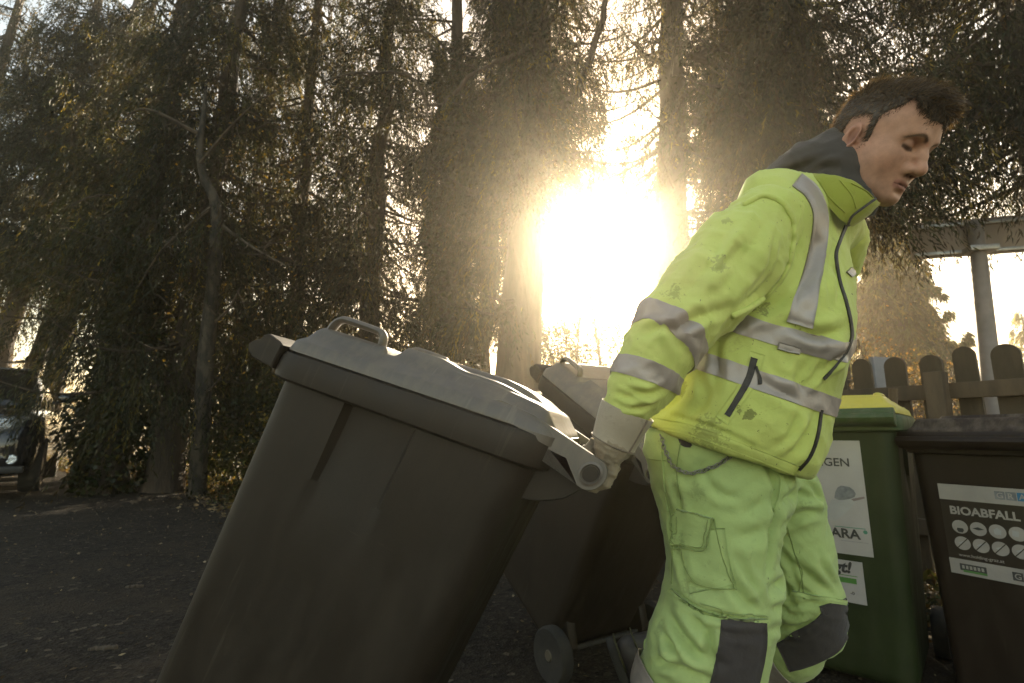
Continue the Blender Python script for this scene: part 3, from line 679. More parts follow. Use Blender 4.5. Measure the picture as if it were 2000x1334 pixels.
# ---- the two bins standing on the right
RYAW = R_(28.7); GYAW = R_(48)
def stand_at(px, py, t, lp, scale, sh, yaw):
    q = at(px, py, t); c, s = math.cos(yaw), math.sin(yaw); lx, ly = lp[0]*sh[0]*scale, lp[1]*sh[1]*scale
    return q[0]-(c*lx-s*ly), q[1]-(s*lx+c*ly)
GSH = (1, 1, 1); BSH = (.80, .86, .915)
gx, gy = stand_at(1757, 797, 1.86, (-.628, -.287), 1.0, GSH, GYAW)
BIN_G = bin_thing('green wheeled bin with yellow lid and white stickers, between the worker and the brown bin', (gx, gy), GYAW, 0, 1.0, GSH, GREENP, GREENR, YELLP, None, 'bins standing along the fence', gh=.5)
bx_, by_ = stand_at(1752, 856, 1.93, (-.628, .287), 1.0, BSH, RYAW)
BIN_N = bin_thing('brown organic waste bin at the right edge with a lettered sticker on its front', (bx_, by_), RYAW, 0, 1.0, BSH, BROWNP, BROWNP, BROWNL, None, 'bins standing along the fence', grips=False)

# ---- stickers
WHITE = simple_mat('sticker_white', (.42, .40, .42), (.35, .33, .35), 5, .45, 14, .35, .006)
INK = simple_mat('sticker_ink', (.03, .03, .035), (.045, .045, .05), 10, .5, 10, 0)
GREYI = simple_mat('sticker_grey', (.22, .23, .26), (.13, .14, .17), 45, .5, 10, 0)
GREY2 = simple_mat('sticker_light_grey', (.40, .40, .43), (.33, .33, .37), 12, .5, 10, 0)
GREENI = simple_mat('sticker_green', (.08, .22, .05), (.07, .19, .05), 10, .5, 10, 0)
TEALI = simple_mat('sticker_teal', (.06, .22, .16), (.05, .2, .15), 10, .5, 10, 0)
BLUEI = simple_mat('sticker_blue', (.03, .16, .34), (.03, .14, .3), 10, .5, 10, 0)
BRINK = simple_mat('sticker_brown', (.022, .015, .012), (.026, .018, .014), 10, .45, 10, 0)
CREAM = simple_mat('sticker_pale', (.35, .325, .32), (.29, .27, .27), 10, .5, 10, 0)
def text_np(s, size, bold=0.0, shear=0.0, sx=1.0):
    cu = bpy.data.curves.new('t', 'FONT'); cu.body = s; cu.size = size; cu.offset = bold; cu.shear = shear; cu.resolution_u = 3
    o = bpy.data.objects.new('t', cu); col.objects.link(o); dg = bpy.context.evaluated_depsgraph_get(); dg.update()
    me = bpy.data.meshes.new_from_object(o.evaluated_get(dg)); bpy.data.objects.remove(o)
    bm = bmesh.new(); bm.from_mesh(me); bmesh.ops.triangulate(bm, faces=bm.faces[:]); bm.verts.ensure_lookup_table()
    V = np.array([v.co[:] for v in bm.verts]); F = np.array([[v.index for v in f.verts] for f in bm.faces]); bm.free()
    V[:, 0] *= sx; return V[:, :2], F
class Sheet:
    """a flat sticker on the front face of a bin: u to the right, v up, from the lower left corner"""
    def __init__(s, root, sh, y_left, z0, w, h, m, tiltv=0.0, lift=.0015):
        s.root, s.sh, s.yl, s.z0, s.w, s.h, s.tv = root, np.array(sh), y_left, z0, w, h, tiltv
        n = 12; U, Vv = np.meshgrid(np.linspace(0, w, n), np.linspace(0, h, n)); P = s.pt(U.ravel(), Vv.ravel(), lift)
        I = np.arange(n*n).reshape(n, n); F = np.stack([I[:-1, :-1], I[:-1, 1:], I[1:, 1:], I[1:, :-1]], -1).reshape(-1, 4)
        s.ob = link('sticker', np_mesh('sticker', P, F), m, root)
    def pt(s, u, v, lift):
        z = s.z0+v+s.tv*u; y = s.yl-u; zz = z/s.sh[2]
        x = np.array([body_ends(k)[0] for k in np.atleast_1d(zz)])*s.sh[0]
        return np.column_stack([x-lift, y, z-.10])
    def put(s, nm, uv, F, m, lift=.0025):
        uv = np.asarray(uv, float); return link(nm, np_mesh(nm, s.pt(uv[:, 0], uv[:, 1], lift), F), m, s.ob, smooth=False)
    def text(s, txt, u, v, size, m, bold=0, shear=0, sx=1.0, lift=.0028):
        V, F = text_np(txt, size, bold, shear, sx); s.put('lettering', V+np.array((u, v)), F, m, lift)
    def rect(s, nm, u0, v0, u1, v1, m, lift=.0025):
        s.put(nm, [(u0, v0), (u1, v0), (u1, v1), (u0, v1)], np.array([(0, 1, 2, 3)]), m, lift)
    def poly(s, nm, P, m, lift=.0025):
        P = np.array(P, float); c = P.mean(0); n = len(P)
        s.put(nm, np.vstack([P, c]), np.array([(i, (i+1) % n, n) for i in range(n)]), m, lift)
def disc(u, v, r, n=28, ry=None):
    a = np.arange(n)*2*PI/n; return np.column_stack([u+r*np.cos(a), v+(ry or r)*np.sin(a)])

# big white sticker on the green bin
w_, h_ = .30, .425; A = Sheet(BIN_G, GSH, .152, .475, w_, h_, WHITE)
A.text('NGEN', .137, .327, .044, INK, 0.0006)
rng = np.random.default_rng(2)
cup = [(.195, .205), (.20, .228), (.21, .246), (.222, .254), (.236, .252), (.25, .250), (.262, .240), (.268, .226), (.262, .214), (.246, .206), (.225, .200), (.208, .199)]
A.poly('picture', [(.15, .12), (.185, .20), (.215, .203), (.262, .212), (.285, .216), (.26, .190), (.225, .150), (.19, .118)], GREY2, .0024)
A.poly('picture', cup, GREYI, .0027)
A.poly('picture', [(.25, .206), (.292, .218), (.296, .212), (.258, .198)], simple_mat('sticker_mauve', (.24, .19, .2), (.2, .16, .17), 20, .5, 10, 0), .0027)
A.rect('rule', .185, .098, .285, .1005, TEALI); A.text('ARA', .170, .060, .048, INK, .0014, 0, 1.02)
A.poly('mark', disc(.283, .088, .007), TEALI); A.rect('rule', .20, .048, .288, .0492, GREYI)
# smaller sticker under it
B = Sheet(BIN_G, GSH, .166, .300, .275, .152, WHITE)
B.text('gt!', .178, .108, .055, INK, .0022, .25); B.rect('rule', .15, .096, .255, .0985, GREENI); B.rect('badge', .17, .070, .250, .089, GREENI)
B.text('-0', .226, .030, .016, INK, .0003)
# sticker of the brown bin
w_, h_ = .335, .30; N = Sheet(BIN_N, BSH, .150, .452, w_, h_, BRINK)
N.rect('band', 0, .247, w_, h_, CREAM); N.rect('band', 0, 0, w_, .050, CREAM)
N.text('BIOABFALL', .024, .200, .037, CREAM, .0012, 0, 1.0)
for k in range(6):
    u = .046+k*.050
    N.poly('pictogram', disc(u, .158, .0222), CREAM); N.poly('pictogram', disc(u, .104, .0222), CREAM)
    N.poly('pictogram', [(u-.0155, .089), (u-.0135, .087), (u+.0155, .119), (u+.0135, .121)], BRINK, .003)
    N.poly('pictogram', [[(u-.010, .148), (u-.006, .140), (u+.006, .140), (u+.010, .148), (u+.008, .154), (u-.008, .154)], [(u-.016, .158), (u, .164), (u+.016, .158), (u, .154)], [(u-.008, .148), (u+.008, .148), (u+.010, .162), (u, .170), (u-.010, .162)], [(u-.014, .150), (u+.002, .148), (u+.004, .166), (u-.012, .168)], [(u-.01, .15), (u+.01, .15), (u+.01, .166), (u-.01, .166)]][k % 5], INK if k < 2 else GREY2, .003)
    N.poly('pictogram', [(u-.012, .104), (u+.004, .112), (u+.008, .108), (u-.006, .100)], GREY2, .0028)
N.text('www.holding-graz.at', .030, .060, .0145, CREAM, .0001)
def boxed(v, u0, blue, sz, cols):
    for k, ch in enumerate('GRAZ'):
        u = u0+k*sz*1.08
        N.rect('badge', u, v, u+sz, v+sz, cols[k], .003); N.text(ch, u+sz*.16, v+sz*.18, sz*.95, CREAM, .0004, 0, 1.0, .0034)
boxed(.262, .155, 2, .026, (GREYI, GREYI, BLUEI, GREYI)); boxed(.012, .165, 3, .026, (INK, GREYI, GREENI, GREENI))
N.rect('badge', .028, .014, .100, .036, INK, .003); N.rect('badge', .036, .009, .100, .016, GREENI, .0032)
for k in range(6): N.rect('lettering', .034+k*.0105, .020, .041+k*.0105, .031, CREAM, .0034)
N.poly('lettering', [(.17, 0.0), (.18, 0.0), (.18, .001), (.17, .001)], CREAM)
# white arrow mark on the rim of the brown bin
zz = np.array([(.0, .0), (.018, .0), (.028, .006), (.05, .0), (.034, .009), (.05, .018), (.028, .012), (.02, .018), (.006, .018), (.016, .009)])
xr = (-.60-.022*1.3)*BSH[0]
V = np.column_stack([np.full(11, xr-.002), .095-np.append(zz[:, 0], zz[:, 0].mean())*1.15, .880+np.append(zz[:, 1], zz[:, 1].mean())-.1])
link('mark', np_mesh('mark', V, np.array([(i, (i+1) % 10, 10) for i in range(10)])), CREAM, BIN_N, smooth=False)

# ---- large roll-top container behind
def container():
    x, y = at(1150, 845, 3.75)[:2]; root = empty('waste_container', (x, y, 0), (0, 0, R_(-12)))
    tag(root, 'dark four wheeled container with a rounded lid, half hidden behind the two grey bins', 'container')
    R = [np.column_stack([rr_ring(-.60+.05*(1-s), .60-.05*(1-s), .42-.04*(1-s), .05, 10, 6), np.full(4*(7+9), 0)]) if False else None for s in ()]
    rings = []
    for z in (.18, .2, .6, .95, 1.0):
        e = .06*(1-(z-.18)/.82)+(.02 if z == .18 else 0); P = rr_ring(-.62+e, .62-e, .44-e, .06, 12, 6); rings.append(np.column_stack([P, np.full(len(P), z)]))
    link('body', np_mesh('body', *rings_mesh(rings)), GREYP, root)
    a = np.linspace(0, PI, 25); prof = np.column_stack([.45*np.cos(a), 1.0+.235*np.sin(a)**.8])
    V = []; xs = np.array([-.65, -.645, -.60, -.595, -.3, -.295, -.285, -.28, .28, .285, .295, .3, .595, .6, .645, .65]); bulge = np.array([0, .012, .012, 0, 0, .012, .012, 0, 0, .012, .012, 0, 0, .012, .012, 0])
    rings = [np.column_stack([np.full(25, q), prof[:, 0]*(1+b_), prof[:, 1]+b_*np.sin(a)]) for q, b_ in zip(xs, bulge)]
    rings = [np.vstack([r, r[-1], r[-1]*.5+r[0]*.5, r[0]])[:26] for r in rings]
    link('lid', np_mesh('lid', *rings_mesh(rings)), GREYP, root)
    for sx in (-1, 1):
        for sy in (-1, 1):
            V, F = lathe_y([(.05, -.02), (.08, -.022), (.08, .022), (.05, .02)], 24, (sx*.48, sy*.3, .08)); w1 = link('wheel', np_mesh('wheel', V+np.array((0, 0, 0)), F), RUBBER, root)
            V, F = tube_np(np.array([(sx*.48, sy*.3, .08), (sx*.48, sy*.3, .2)]), .02, 8); link('wheel_fork', np_mesh('wheel_fork', V, F), STEEL, root)
container()
# ================================================================== organic shapes: distance fields turned into one skin
from mathutils.bvhtree import BVHTree
def surf_nets(D, lo, h):
    nx, ny, nz = D.shape; S = D < 0
    c = np.zeros((nx-1, ny-1, nz-1), np.int8)
    offs = [(a, b, d) for a in (0, 1) for b in (0, 1) for d in (0, 1)]
    for a, b, d in offs: c += S[a:nx-1+a, b:ny-1+b, d:nz-1+d]
    act = np.argwhere((c > 0) & (c < 8)); n = len(act)
    val = np.stack([D[act[:, 0]+a, act[:, 1]+b, act[:, 2]+d] for a, b, d in offs], 1)
    acc = np.zeros((n, 3)); cnt = np.zeros(n); O = np.array(offs, float)
    for i in range(8):
        for j in range(i+1, 8):
            if sum(abs(np.array(offs[i])-np.array(offs[j]))) != 1: continue
            m = (val[:, i] < 0) != (val[:, j] < 0); t = val[m, i]/(val[m, i]-val[m, j])
            acc[m] += O[i]+(O[j]-O[i])*t[:, None]; cnt[m] += 1
    V = (act+acc/cnt[:, None])*h+np.array(lo)
    idx = -np.ones((nx-1, ny-1, nz-1), np.int64); idx[act[:, 0], act[:, 1], act[:, 2]] = np.arange(n); F = []
    for ax in range(3):
        sl0 = [slice(1, -1)]*3; sl0[ax] = slice(0, -1); sl1 = list(sl0); sl1[ax] = slice(1, None)
        A, B = S[tuple(sl0)], S[tuple(sl1)]; e = np.argwhere(A != B); fl = A[e[:, 0], e[:, 1], e[:, 2]]
        o = np.ones(3, int); o[ax] = 0; e = e+o; u, v = [(1, 2), (2, 0), (0, 1)][ax]
        def cell(du, dv):
            q = e.copy(); q[:, u] -= du; q[:, v] -= dv; return idx[q[:, 0], q[:, 1], q[:, 2]]
        Q = np.stack([cell(1, 1), cell(0, 1), cell(0, 0), cell(1, 0)], 1); Q[~fl] = Q[~fl][:, ::-1]; F.append(Q)
    return V, np.concatenate(F)
def smooth_np(V, F, it=2, lam=.5):
    n = len(V); E = np.concatenate([F[:, [0, 1]], F[:, [1, 2]], F[:, [2, 3]], F[:, [3, 0]]])
    for k in range(it):
        for l in (lam, -lam*1.04):
            A = np.zeros((n, 3)); c = np.bincount(E[:, 0], minlength=n)+np.bincount(E[:, 1], minlength=n)
            for d in range(3): A[:, d] = np.bincount(E[:, 0], V[E[:, 1], d], n)+np.bincount(E[:, 1], V[E[:, 0], d], n)
            V = V+l*(A/np.maximum(c, 1)[:, None]-V)
    return V
def normals_np(V, F):
    N = np.zeros_like(V); f = np.cross(V[F[:, 2]]-V[F[:, 0]], V[F[:, 3]]-V[F[:, 1]])
    for k in range(4):
        for d in range(3): N[:, d] += np.bincount(F[:, k], f[:, d], len(V))
    return N/(np.linalg.norm(N, axis=1, keepdims=True)+1e-12)
def smin(a, b, k):
    if k <= 0: return np.minimum(a, b)
    h = np.maximum(k-np.abs(a-b), 0)/k; return np.minimum(a, b)-h*h*k*.25
def smax(a, b, k): return -smin(-a, -b, k)
def ell(P, c, r, M=None):
    q = P-np.array(c, np.float32)
    if M is not None: q = q @ np.array(M, np.float32)
    r = np.array(r, np.float32); k0 = np.linalg.norm(q/r, axis=1); k1 = np.linalg.norm(q/(r*r), axis=1)+1e-9
    return k0*(k0-1)/k1
def rcone(P, a, b, r1, r2):
    a = np.array(a, np.float32); b = np.array(b, np.float32); ab = b-a; q = P-a
    h = np.clip(q@ab/(ab@ab), 0, 1); return np.linalg.norm(q-h[:, None]*ab, axis=1)-(r1+(r2-r1)*h)
def chain(P, pts, rad, k=.006):
    d = None
    for i in range(len(pts)-1):
        e = rcone(P, pts[i], pts[i+1], rad[i], rad[i+1]); d = e if d is None else smin(d, e, k)
    return d
def etube(P, C, RU, RV, vax, k=.02, cap=.03):
    """tube of elliptical sections: centres C, half axes RU and RV, vax the world direction of the second axis"""
    C = np.array(C, np.float32); d = None
    for i in range(len(C)-1):
        a, b = C[i], C[i+1]; ax = b-a; L = np.linalg.norm(ax); ax = ax/L
        va = np.array(vax[i] if np.ndim(vax) == 2 else vax, np.float32); v = va-ax*(va@ax); v /= np.linalg.norm(v); u = np.cross(v, ax)
        q = P-a; s = q@ax; h = np.clip(s/L, 0, 1); hs = h
        ru = RU[i]+(RU[i+1]-RU[i])*hs; rv = RV[i]+(RV[i+1]-RV[i])*hs
        over = s-h*L; pu = q@u; pv = q@v
        sc_ = np.minimum(ru, rv); k0 = np.sqrt((pu/ru)**2+(pv/rv)**2+(over/sc_)**2); k1 = np.sqrt((pu/ru**2)**2+(pv/rv**2)**2+(over/sc_**2)**2)+1e-9
        e = k0*(k0-1)/k1; d = e if d is None else smin(d, e, k)
    return d
def sdf_np(fn, lo, hi, h, it=2):
    lo = np.array(lo, float); n = np.ceil((np.array(hi)-lo)/h).astype(int)+1
    g = [lo[i]+np.arange(n[i])*h for i in range(3)]; X, Y, Z = np.meshgrid(*g, indexing='ij')
    P = np.stack([X, Y, Z], -1).reshape(-1, 3).astype(np.float32); D = fn(P).reshape(n).astype(np.float64)
    V, F = surf_nets(D, lo, h); V = smooth_np(V, F, it); return V, F
def wrinkle(V, sc_, seed, amp):
    """soft cloth creases: warped ridged waves"""
    r = np.random.default_rng(seed); out = np.zeros(len(V)); q = V*sc_
    for o in range(4):
        k = r.normal(size=(3, 3))*1.1; w_ = np.sin(q@k+r.uniform(0, 6, 3)); q2 = q+.55*w_
        d = r.normal(size=3); d /= np.linalg.norm(d)
        s = np.sin(q2@d*3.1+r.uniform(0, 6)); out += (1-np.abs(s))**2.2*(.9**o)-.28
    return out*amp/2
class Skin:
    """a finished surface with a picture-of-the-place lookup used to lay seams, bands and pockets on it"""
    def __init__(s, V, F): s.V, s.F = V, F; s.bvh = BVHTree.FromPolygons([tuple(v) for v in V], [tuple(map(int, f)) for f in F])
    def hit(s, px, py):
        o = Vector((0, 0, CAM_Z)); d = Vector(at(px, py, 1.0))-o; d.normalize()
        r = s.bvh.ray_cast(o, d)
        if r[0] is None:
            # nearest place on the skin to that line
            best = None
            for t in np.linspace(.7, 2.0, 40):
                q = s.bvh.find_nearest(Vector(at(px, py, t)))
                if q[0] is not None and (best is None or q[3] < best[3]): best = q
            r = best
        n = r[1]
        if n.dot(d) > 0 and n.dot(d) > .2: n = -n
        return np.array(r[0]), np.array(n)
    def path(s, pts, n): return [s.hit(*p) for p in spline([(x, y, 0) for x, y in pts], n)[:, :2]]
    def ribbon(s, pts, widths, n=40, m=7, lift=.002, thick=.0015):
        C = spline([(x, y, 0) for x, y in pts], n)[:, :2]; W = np.interp(np.linspace(0, 1, n), np.linspace(0, 1, len(widths)), widths)
        T = np.gradient(C, axis=0); T /= np.linalg.norm(T, axis=1, keepdims=True); Nn = np.column_stack([-T[:, 1], T[:, 0]])
        V = np.zeros((n, m, 3)); B = np.zeros((n, m, 3))
        for i in range(n):
            for j in range(m):
                q = C[i]+Nn[i]*W[i]*(j/(m-1)-.5); p, nn = s.hit(*q); e = 1.0 if 0 < j < m-1 else .3
                V[i, j] = p+nn*(lift+thick*e); B[i, j] = p-nn*.002
        I = np.arange(n*m).reshape(n, m)
        F = np.stack([I[:-1, :-1], I[:-1, 1:], I[1:, 1:], I[1:, :-1]], -1).reshape(-1, 4); o = n*m
        Bd = np.concatenate([I[:, 0], I[-1, 1:], I[::-1, -1][1:], I[0, ::-1][1:-1]])
        S = np.stack([Bd, np.roll(Bd, -1), np.roll(Bd, -1)+o, Bd+o], -1)
        return np.vstack([V.reshape(-1, 3), B.reshape(-1, 3)]), np.vstack([F[:, ::-1], S])
    def cord(s, pts, r, n=60, lift=0.0, k=8):
        P = np.array([p+nn*lift for p, nn in s.path(pts, n)]); return tube_np(P, r, k)
def fold(V, N, S, pts, width, depth, n=24):
    """press a crease (and a soft ridge beside it) into the skin along a line"""
    Q = np.array([p for p, _ in S.path(pts, n)]); s_ = np.sin(np.linspace(.12, PI-.12, n))
    d = np.full(len(V), 9.0); wgt = np.zeros(len(V))
    for i in range(n):
        e = np.linalg.norm(V-Q[i], axis=1); m = e < d; d[m] = e[m]; wgt[m] = s_[i]
    g = np.exp(-(d/(.8*width))**1.25)-.60*np.exp(-((d-1.7*width)/(1.0*width))**2)
    return V-N*(g*wgt*depth*1.55)[:, None]
# ================================================================== the worker
HEAD = Matrix.Translation((.8065, 1.0455, 1.5494)) @ Matrix.Rotation(-2.64, 4, 'Z') @ Matrix.Rotation(-.622, 4, 'X') @ Matrix.Rotation(-.045, 4, 'Y')
HM = np.array(HEAD)
def head_world(V): return V@HM[:3, :3].T+HM[:3, 3]
def head_local(V): return (V-HM[:3, 3])@HM[:3, :3]
def head_sdf(P):
    x, y, z = P[:, 0], P[:, 1], P[:, 2]; Q = P.copy(); Q[:, 0] = np.abs(x)
    d = ell(P, (0, -.010, .042), (.0755, .099, .089))                                   # skull
    d = smin(d, ell(P, (0, .043, .050), (.066, .056, .058)), .03)                        # forehead
    d = smin(d, ell(P, (0, .030, -.035), (.060, .062, .075)), .03)                       # face mass
    d = smin(d, chain(Q, [(.060, -.006, -.030), (.056, .012, -.062), (.036, .052, -.080), (.012, .076, -.089)], [.016, .016, .016, .016], .01), .03)   # jaw
    d = smin(d, ell(Q, (.044, .051, -.022), (.024, .027, .028)), .035)                   # cheekbone
    d = smin(d, ell(P, (0, .062, -.058), (.033, .031, .030)), .022)                      # mouth barrel
    d = smin(d, ell(P, (0, .079, -.088), (.018, .015, .014)), .018)                      # chin
    d = smin(d, chain(Q, [(.006, .091, .026), (.026, .090, .031), (.048, .072, .027)], [.0085, .009, .008], .008), .018)   # brow
    d = smax(d, -ell(Q, (.031, .098, .0115), (.023, .0195, .0125)), .014)                  # eye hollow
    d = smin(d, ell(Q, (.0315, .0755, .0125), (.0145, .0135, .0130)), .005)              # lids over the eye
    d = smax(d, -chain(Q, [(.019, .0915, .0085), (.030, .0925, .0062), (.043, .0865, .0085)], [.0016, .0024, .0016], .001), .003)   # lid line
    # nose
    n = chain(P, [(0, .089, .022), (0, .101, .000), (0, .110, -.020)], [.0085, .0090, .0105], .01)
    n = smin(n, ell(P, (0, .111, -.0275), (.0125, .012, .0105)), .012)
    n = smin(n, ell(Q, (.0140, .097, -.0305), (.0090, .0125, .0095)), .007)
    d = smin(d, n, .012)
    d = smax(d, -ell(Q, (.0080, .103, -.0400), (.0045, .0070, .0050)), .004)             # nostril
    # lips
    d = smin(d, chain(Q, [(0, .0935, -.0555), (.012, .0900, -.0565), (.024, .0800, -.0605)], [.0062, .0055, .003], .005), .007)
    d = smin(d, chain(Q, [(0, .0915, -.0680), (.010, .0890, -.0675), (.022, .0795, -.0625)], [.0068, .006, .003], .005), .007)
    d = smax(d, -chain(Q, [(0, .1005, -.0617), (.012, .0955, -.0618), (.0255, .0835, -.0617)], [.0013, .0013, .0012], .001), .004)
    d = smax(d, -ell(P, (0, .1025, -.0775), (.020, .009, .005)), .009)
    # ears
    Me = np.array(Matrix.Rotation(R_(-22), 3, 'Z') @ Matrix.Rotation(R_(-8), 3, 'X') @ Matrix.Rotation(R_(-8), 3, 'Y'))
    c = (.0785, -.014, .000); e = ell(Q, c, (.0092, .0195, .0320), Me)
    e = smin(e, ell(Q, (.0735, -.006, -.029), (.006, .0095, .0105)), .008)
    e = smax(e, -ell(Q, (.0885, -.009, .002), (.0115, .0135, .0235), Me), .004)
    e = smin(e, chain(Q, [(.0805, -.018, .019), (.0830, -.0205, .003), (.080, -.013, -.014)], [.0028, .0032, .003], .003), .004)   # inner fold
    e = smin(e, ell(Q, (.0735, .0015, -.003), (.004, .004, .006)), .004)
    d = smin(d, e, .006)
    # neck
    d = smin(d, etube(P, [(0, -.022, -.03), (0, -.032, -.09), (0, -.060, -.17), (0, -.085, -.23)], [.056, .055, .060, .075], [.052, .052, .056, .085], (1, 0, 0), .02), .022)
    return d
def skin_colors(L):
    x, y, z = np.abs(L[:, 0]), L[:, 1], L[:, 2]; n = len(L); rng = np.random.default_rng(4)
    C = np.tile(np.array((.50, .285, .195)), (n, 1))
    def blob(c, r, col_, a):
        k = a*np.exp(-(((x-c[0])/r[0])**2+((y-c[1])/r[1])**2+((z-c[2])/r[2])**2)); C[:] = C*(1-k[:, None])+np.array(col_)*k[:, None]
    blob((.045, .06, -.03), (.025, .03, .022), (.50, .235, .175), .45)
    blob((0, .115, -.028), (.014, .02, .012), (.50, .23, .17), .45)
    blob((.078, -.01, 0), (.012, .03, .035), (.46, .20, .145), .55)
    ek = .75*np.exp(-(((y+.007)/.0085)**2+((z-.0)/.013)**2))*(x > .066)*(x < .0845); C[:] = C*(1-ek[:, None])+np.array((.16, .075, .055))*ek[:, None]  # darker colour painted into the ear hollow as its shade
    blob((.03, .08, -.095), (.04, .04, .03), (.36, .225, .175), .45)      # shaven chin
    lip = np.exp(-((z+.0617)/.0090)**4)*(y > .066)*sst(.0300, .023, x); C[:] = C*(1-.72*lip[:, None])+np.array((.34, .135, .115))*.72*lip[:, None]
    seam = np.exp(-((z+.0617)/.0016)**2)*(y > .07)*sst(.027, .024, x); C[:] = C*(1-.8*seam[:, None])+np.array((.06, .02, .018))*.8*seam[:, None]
    by = .0235+.010*sst(.004, .030, x)-.013*sst(.032, .058, x)
    br = np.exp(-((z-by)/(.0038-.0014*sst(.03, .055, x)))**4)*sst(.008, .014, x)*sst(.061, .050, x)*(y > .05); C[:] = C*(1-.85*br[:, None])+np.array((.045, .028, .018))*.85*br[:, None]
    ez = .0068-.0022*np.cos(np.clip((x-.031)/.013, -1, 1)*PI/2)
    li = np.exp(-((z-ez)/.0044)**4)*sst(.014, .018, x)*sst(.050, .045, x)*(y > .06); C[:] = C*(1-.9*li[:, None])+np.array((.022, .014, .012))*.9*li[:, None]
    blob((.031, .088, .016), (.016, .02, .008), (.36, .19, .15), .45)  # upper lid painted darker, as shade under the brow
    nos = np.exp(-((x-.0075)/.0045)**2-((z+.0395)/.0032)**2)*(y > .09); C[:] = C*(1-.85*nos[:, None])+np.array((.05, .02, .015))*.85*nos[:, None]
    return C*(1+rng.normal(0, .012, (n, 1)))
# root: the body itself
PX, PY = 0.42, 1.12; ORG = np.array((PX, PY, 0.0))
Vl, Fh = sdf_np(head_sdf, (-.095, -.175, -.25), (.095, .13, .14), .0022, 2)
m, t, b, a = attr_mat('skin', .56, .3)
sk = noise_node(t, 420, 3, .6, coords(t)); bump(t, b, sk.outputs[0], .18, .0012)
n1 = noise_node(t, 55, 4, .6, coords(t)); t.links.new(mixc(t, 1.0, a.outputs['Color'], ramp(t, n1.outputs[0], [(.3, (.84, .80, .79)), (.7, (1.12, 1.08, 1.06))]), 'MULTIPLY'), b.inputs['Base Color'])
b.inputs['Subsurface Weight'].default_value = .12; b.inputs['Subsurface Radius'].default_value = (.012, .005, .003); b.inputs['Subsurface Scale'].default_value = .6
SKIN = m
PERSON = link('person', np_mesh('person', head_world(Vl)-ORG, Fh, skin_colors(Vl)), SKIN, None, 'soft'); PERSON.location = ORG
tag(PERSON, 'worker in yellow and green high visibility clothes, head bowed, pulling two bins behind him', 'person')
def wear(name, VF, m, parent=None, smooth=True, label=None):
    V, F = VF; o = link(name, np_mesh(name, np.asarray(V)-ORG, F), m, parent or PERSON, 'soft' if smooth else False)
    if label: o['label'] = label
    return o

# ---- hair
HAIRM = simple_mat('brown_hair', (.050, .036, .025), (.085, .062, .042), 60, .45, 300, .3, .002, stretch=(1, 1, 1))
HAIRL = leaf_mat('brown_hair_strands', .30, (1, .95, 1), .35)
def hairline(P):
    """positive where hair grows"""
    x, y, z = np.abs(P[:, 0]), P[:, 1], P[:, 2]
    front = .066+.004*np.cos(x*90)-(y-.085)*.9                         # height of the front hairline
    f = z-np.where(y > .052, front+.0*x, -9)
    temple = np.where((y > .024) & (y <= .06), z-(.040+(y-.022)*.95), 9)
    side = np.where((y <= .024) & (y > .009), z-(-.016+(y-.009)*.9), 9)    # sideburn
    ear = np.where((y <= .009) & (y > -.040), z-(.041-.40*np.maximum(0, -y-.012)), 9)
    nape = np.where(y <= -.040, np.minimum(z+.062, (-.040-y)*2.0+.010+(z-.03)*.6), 9)
    return np.minimum.reduce([f, temple, side, ear, nape])
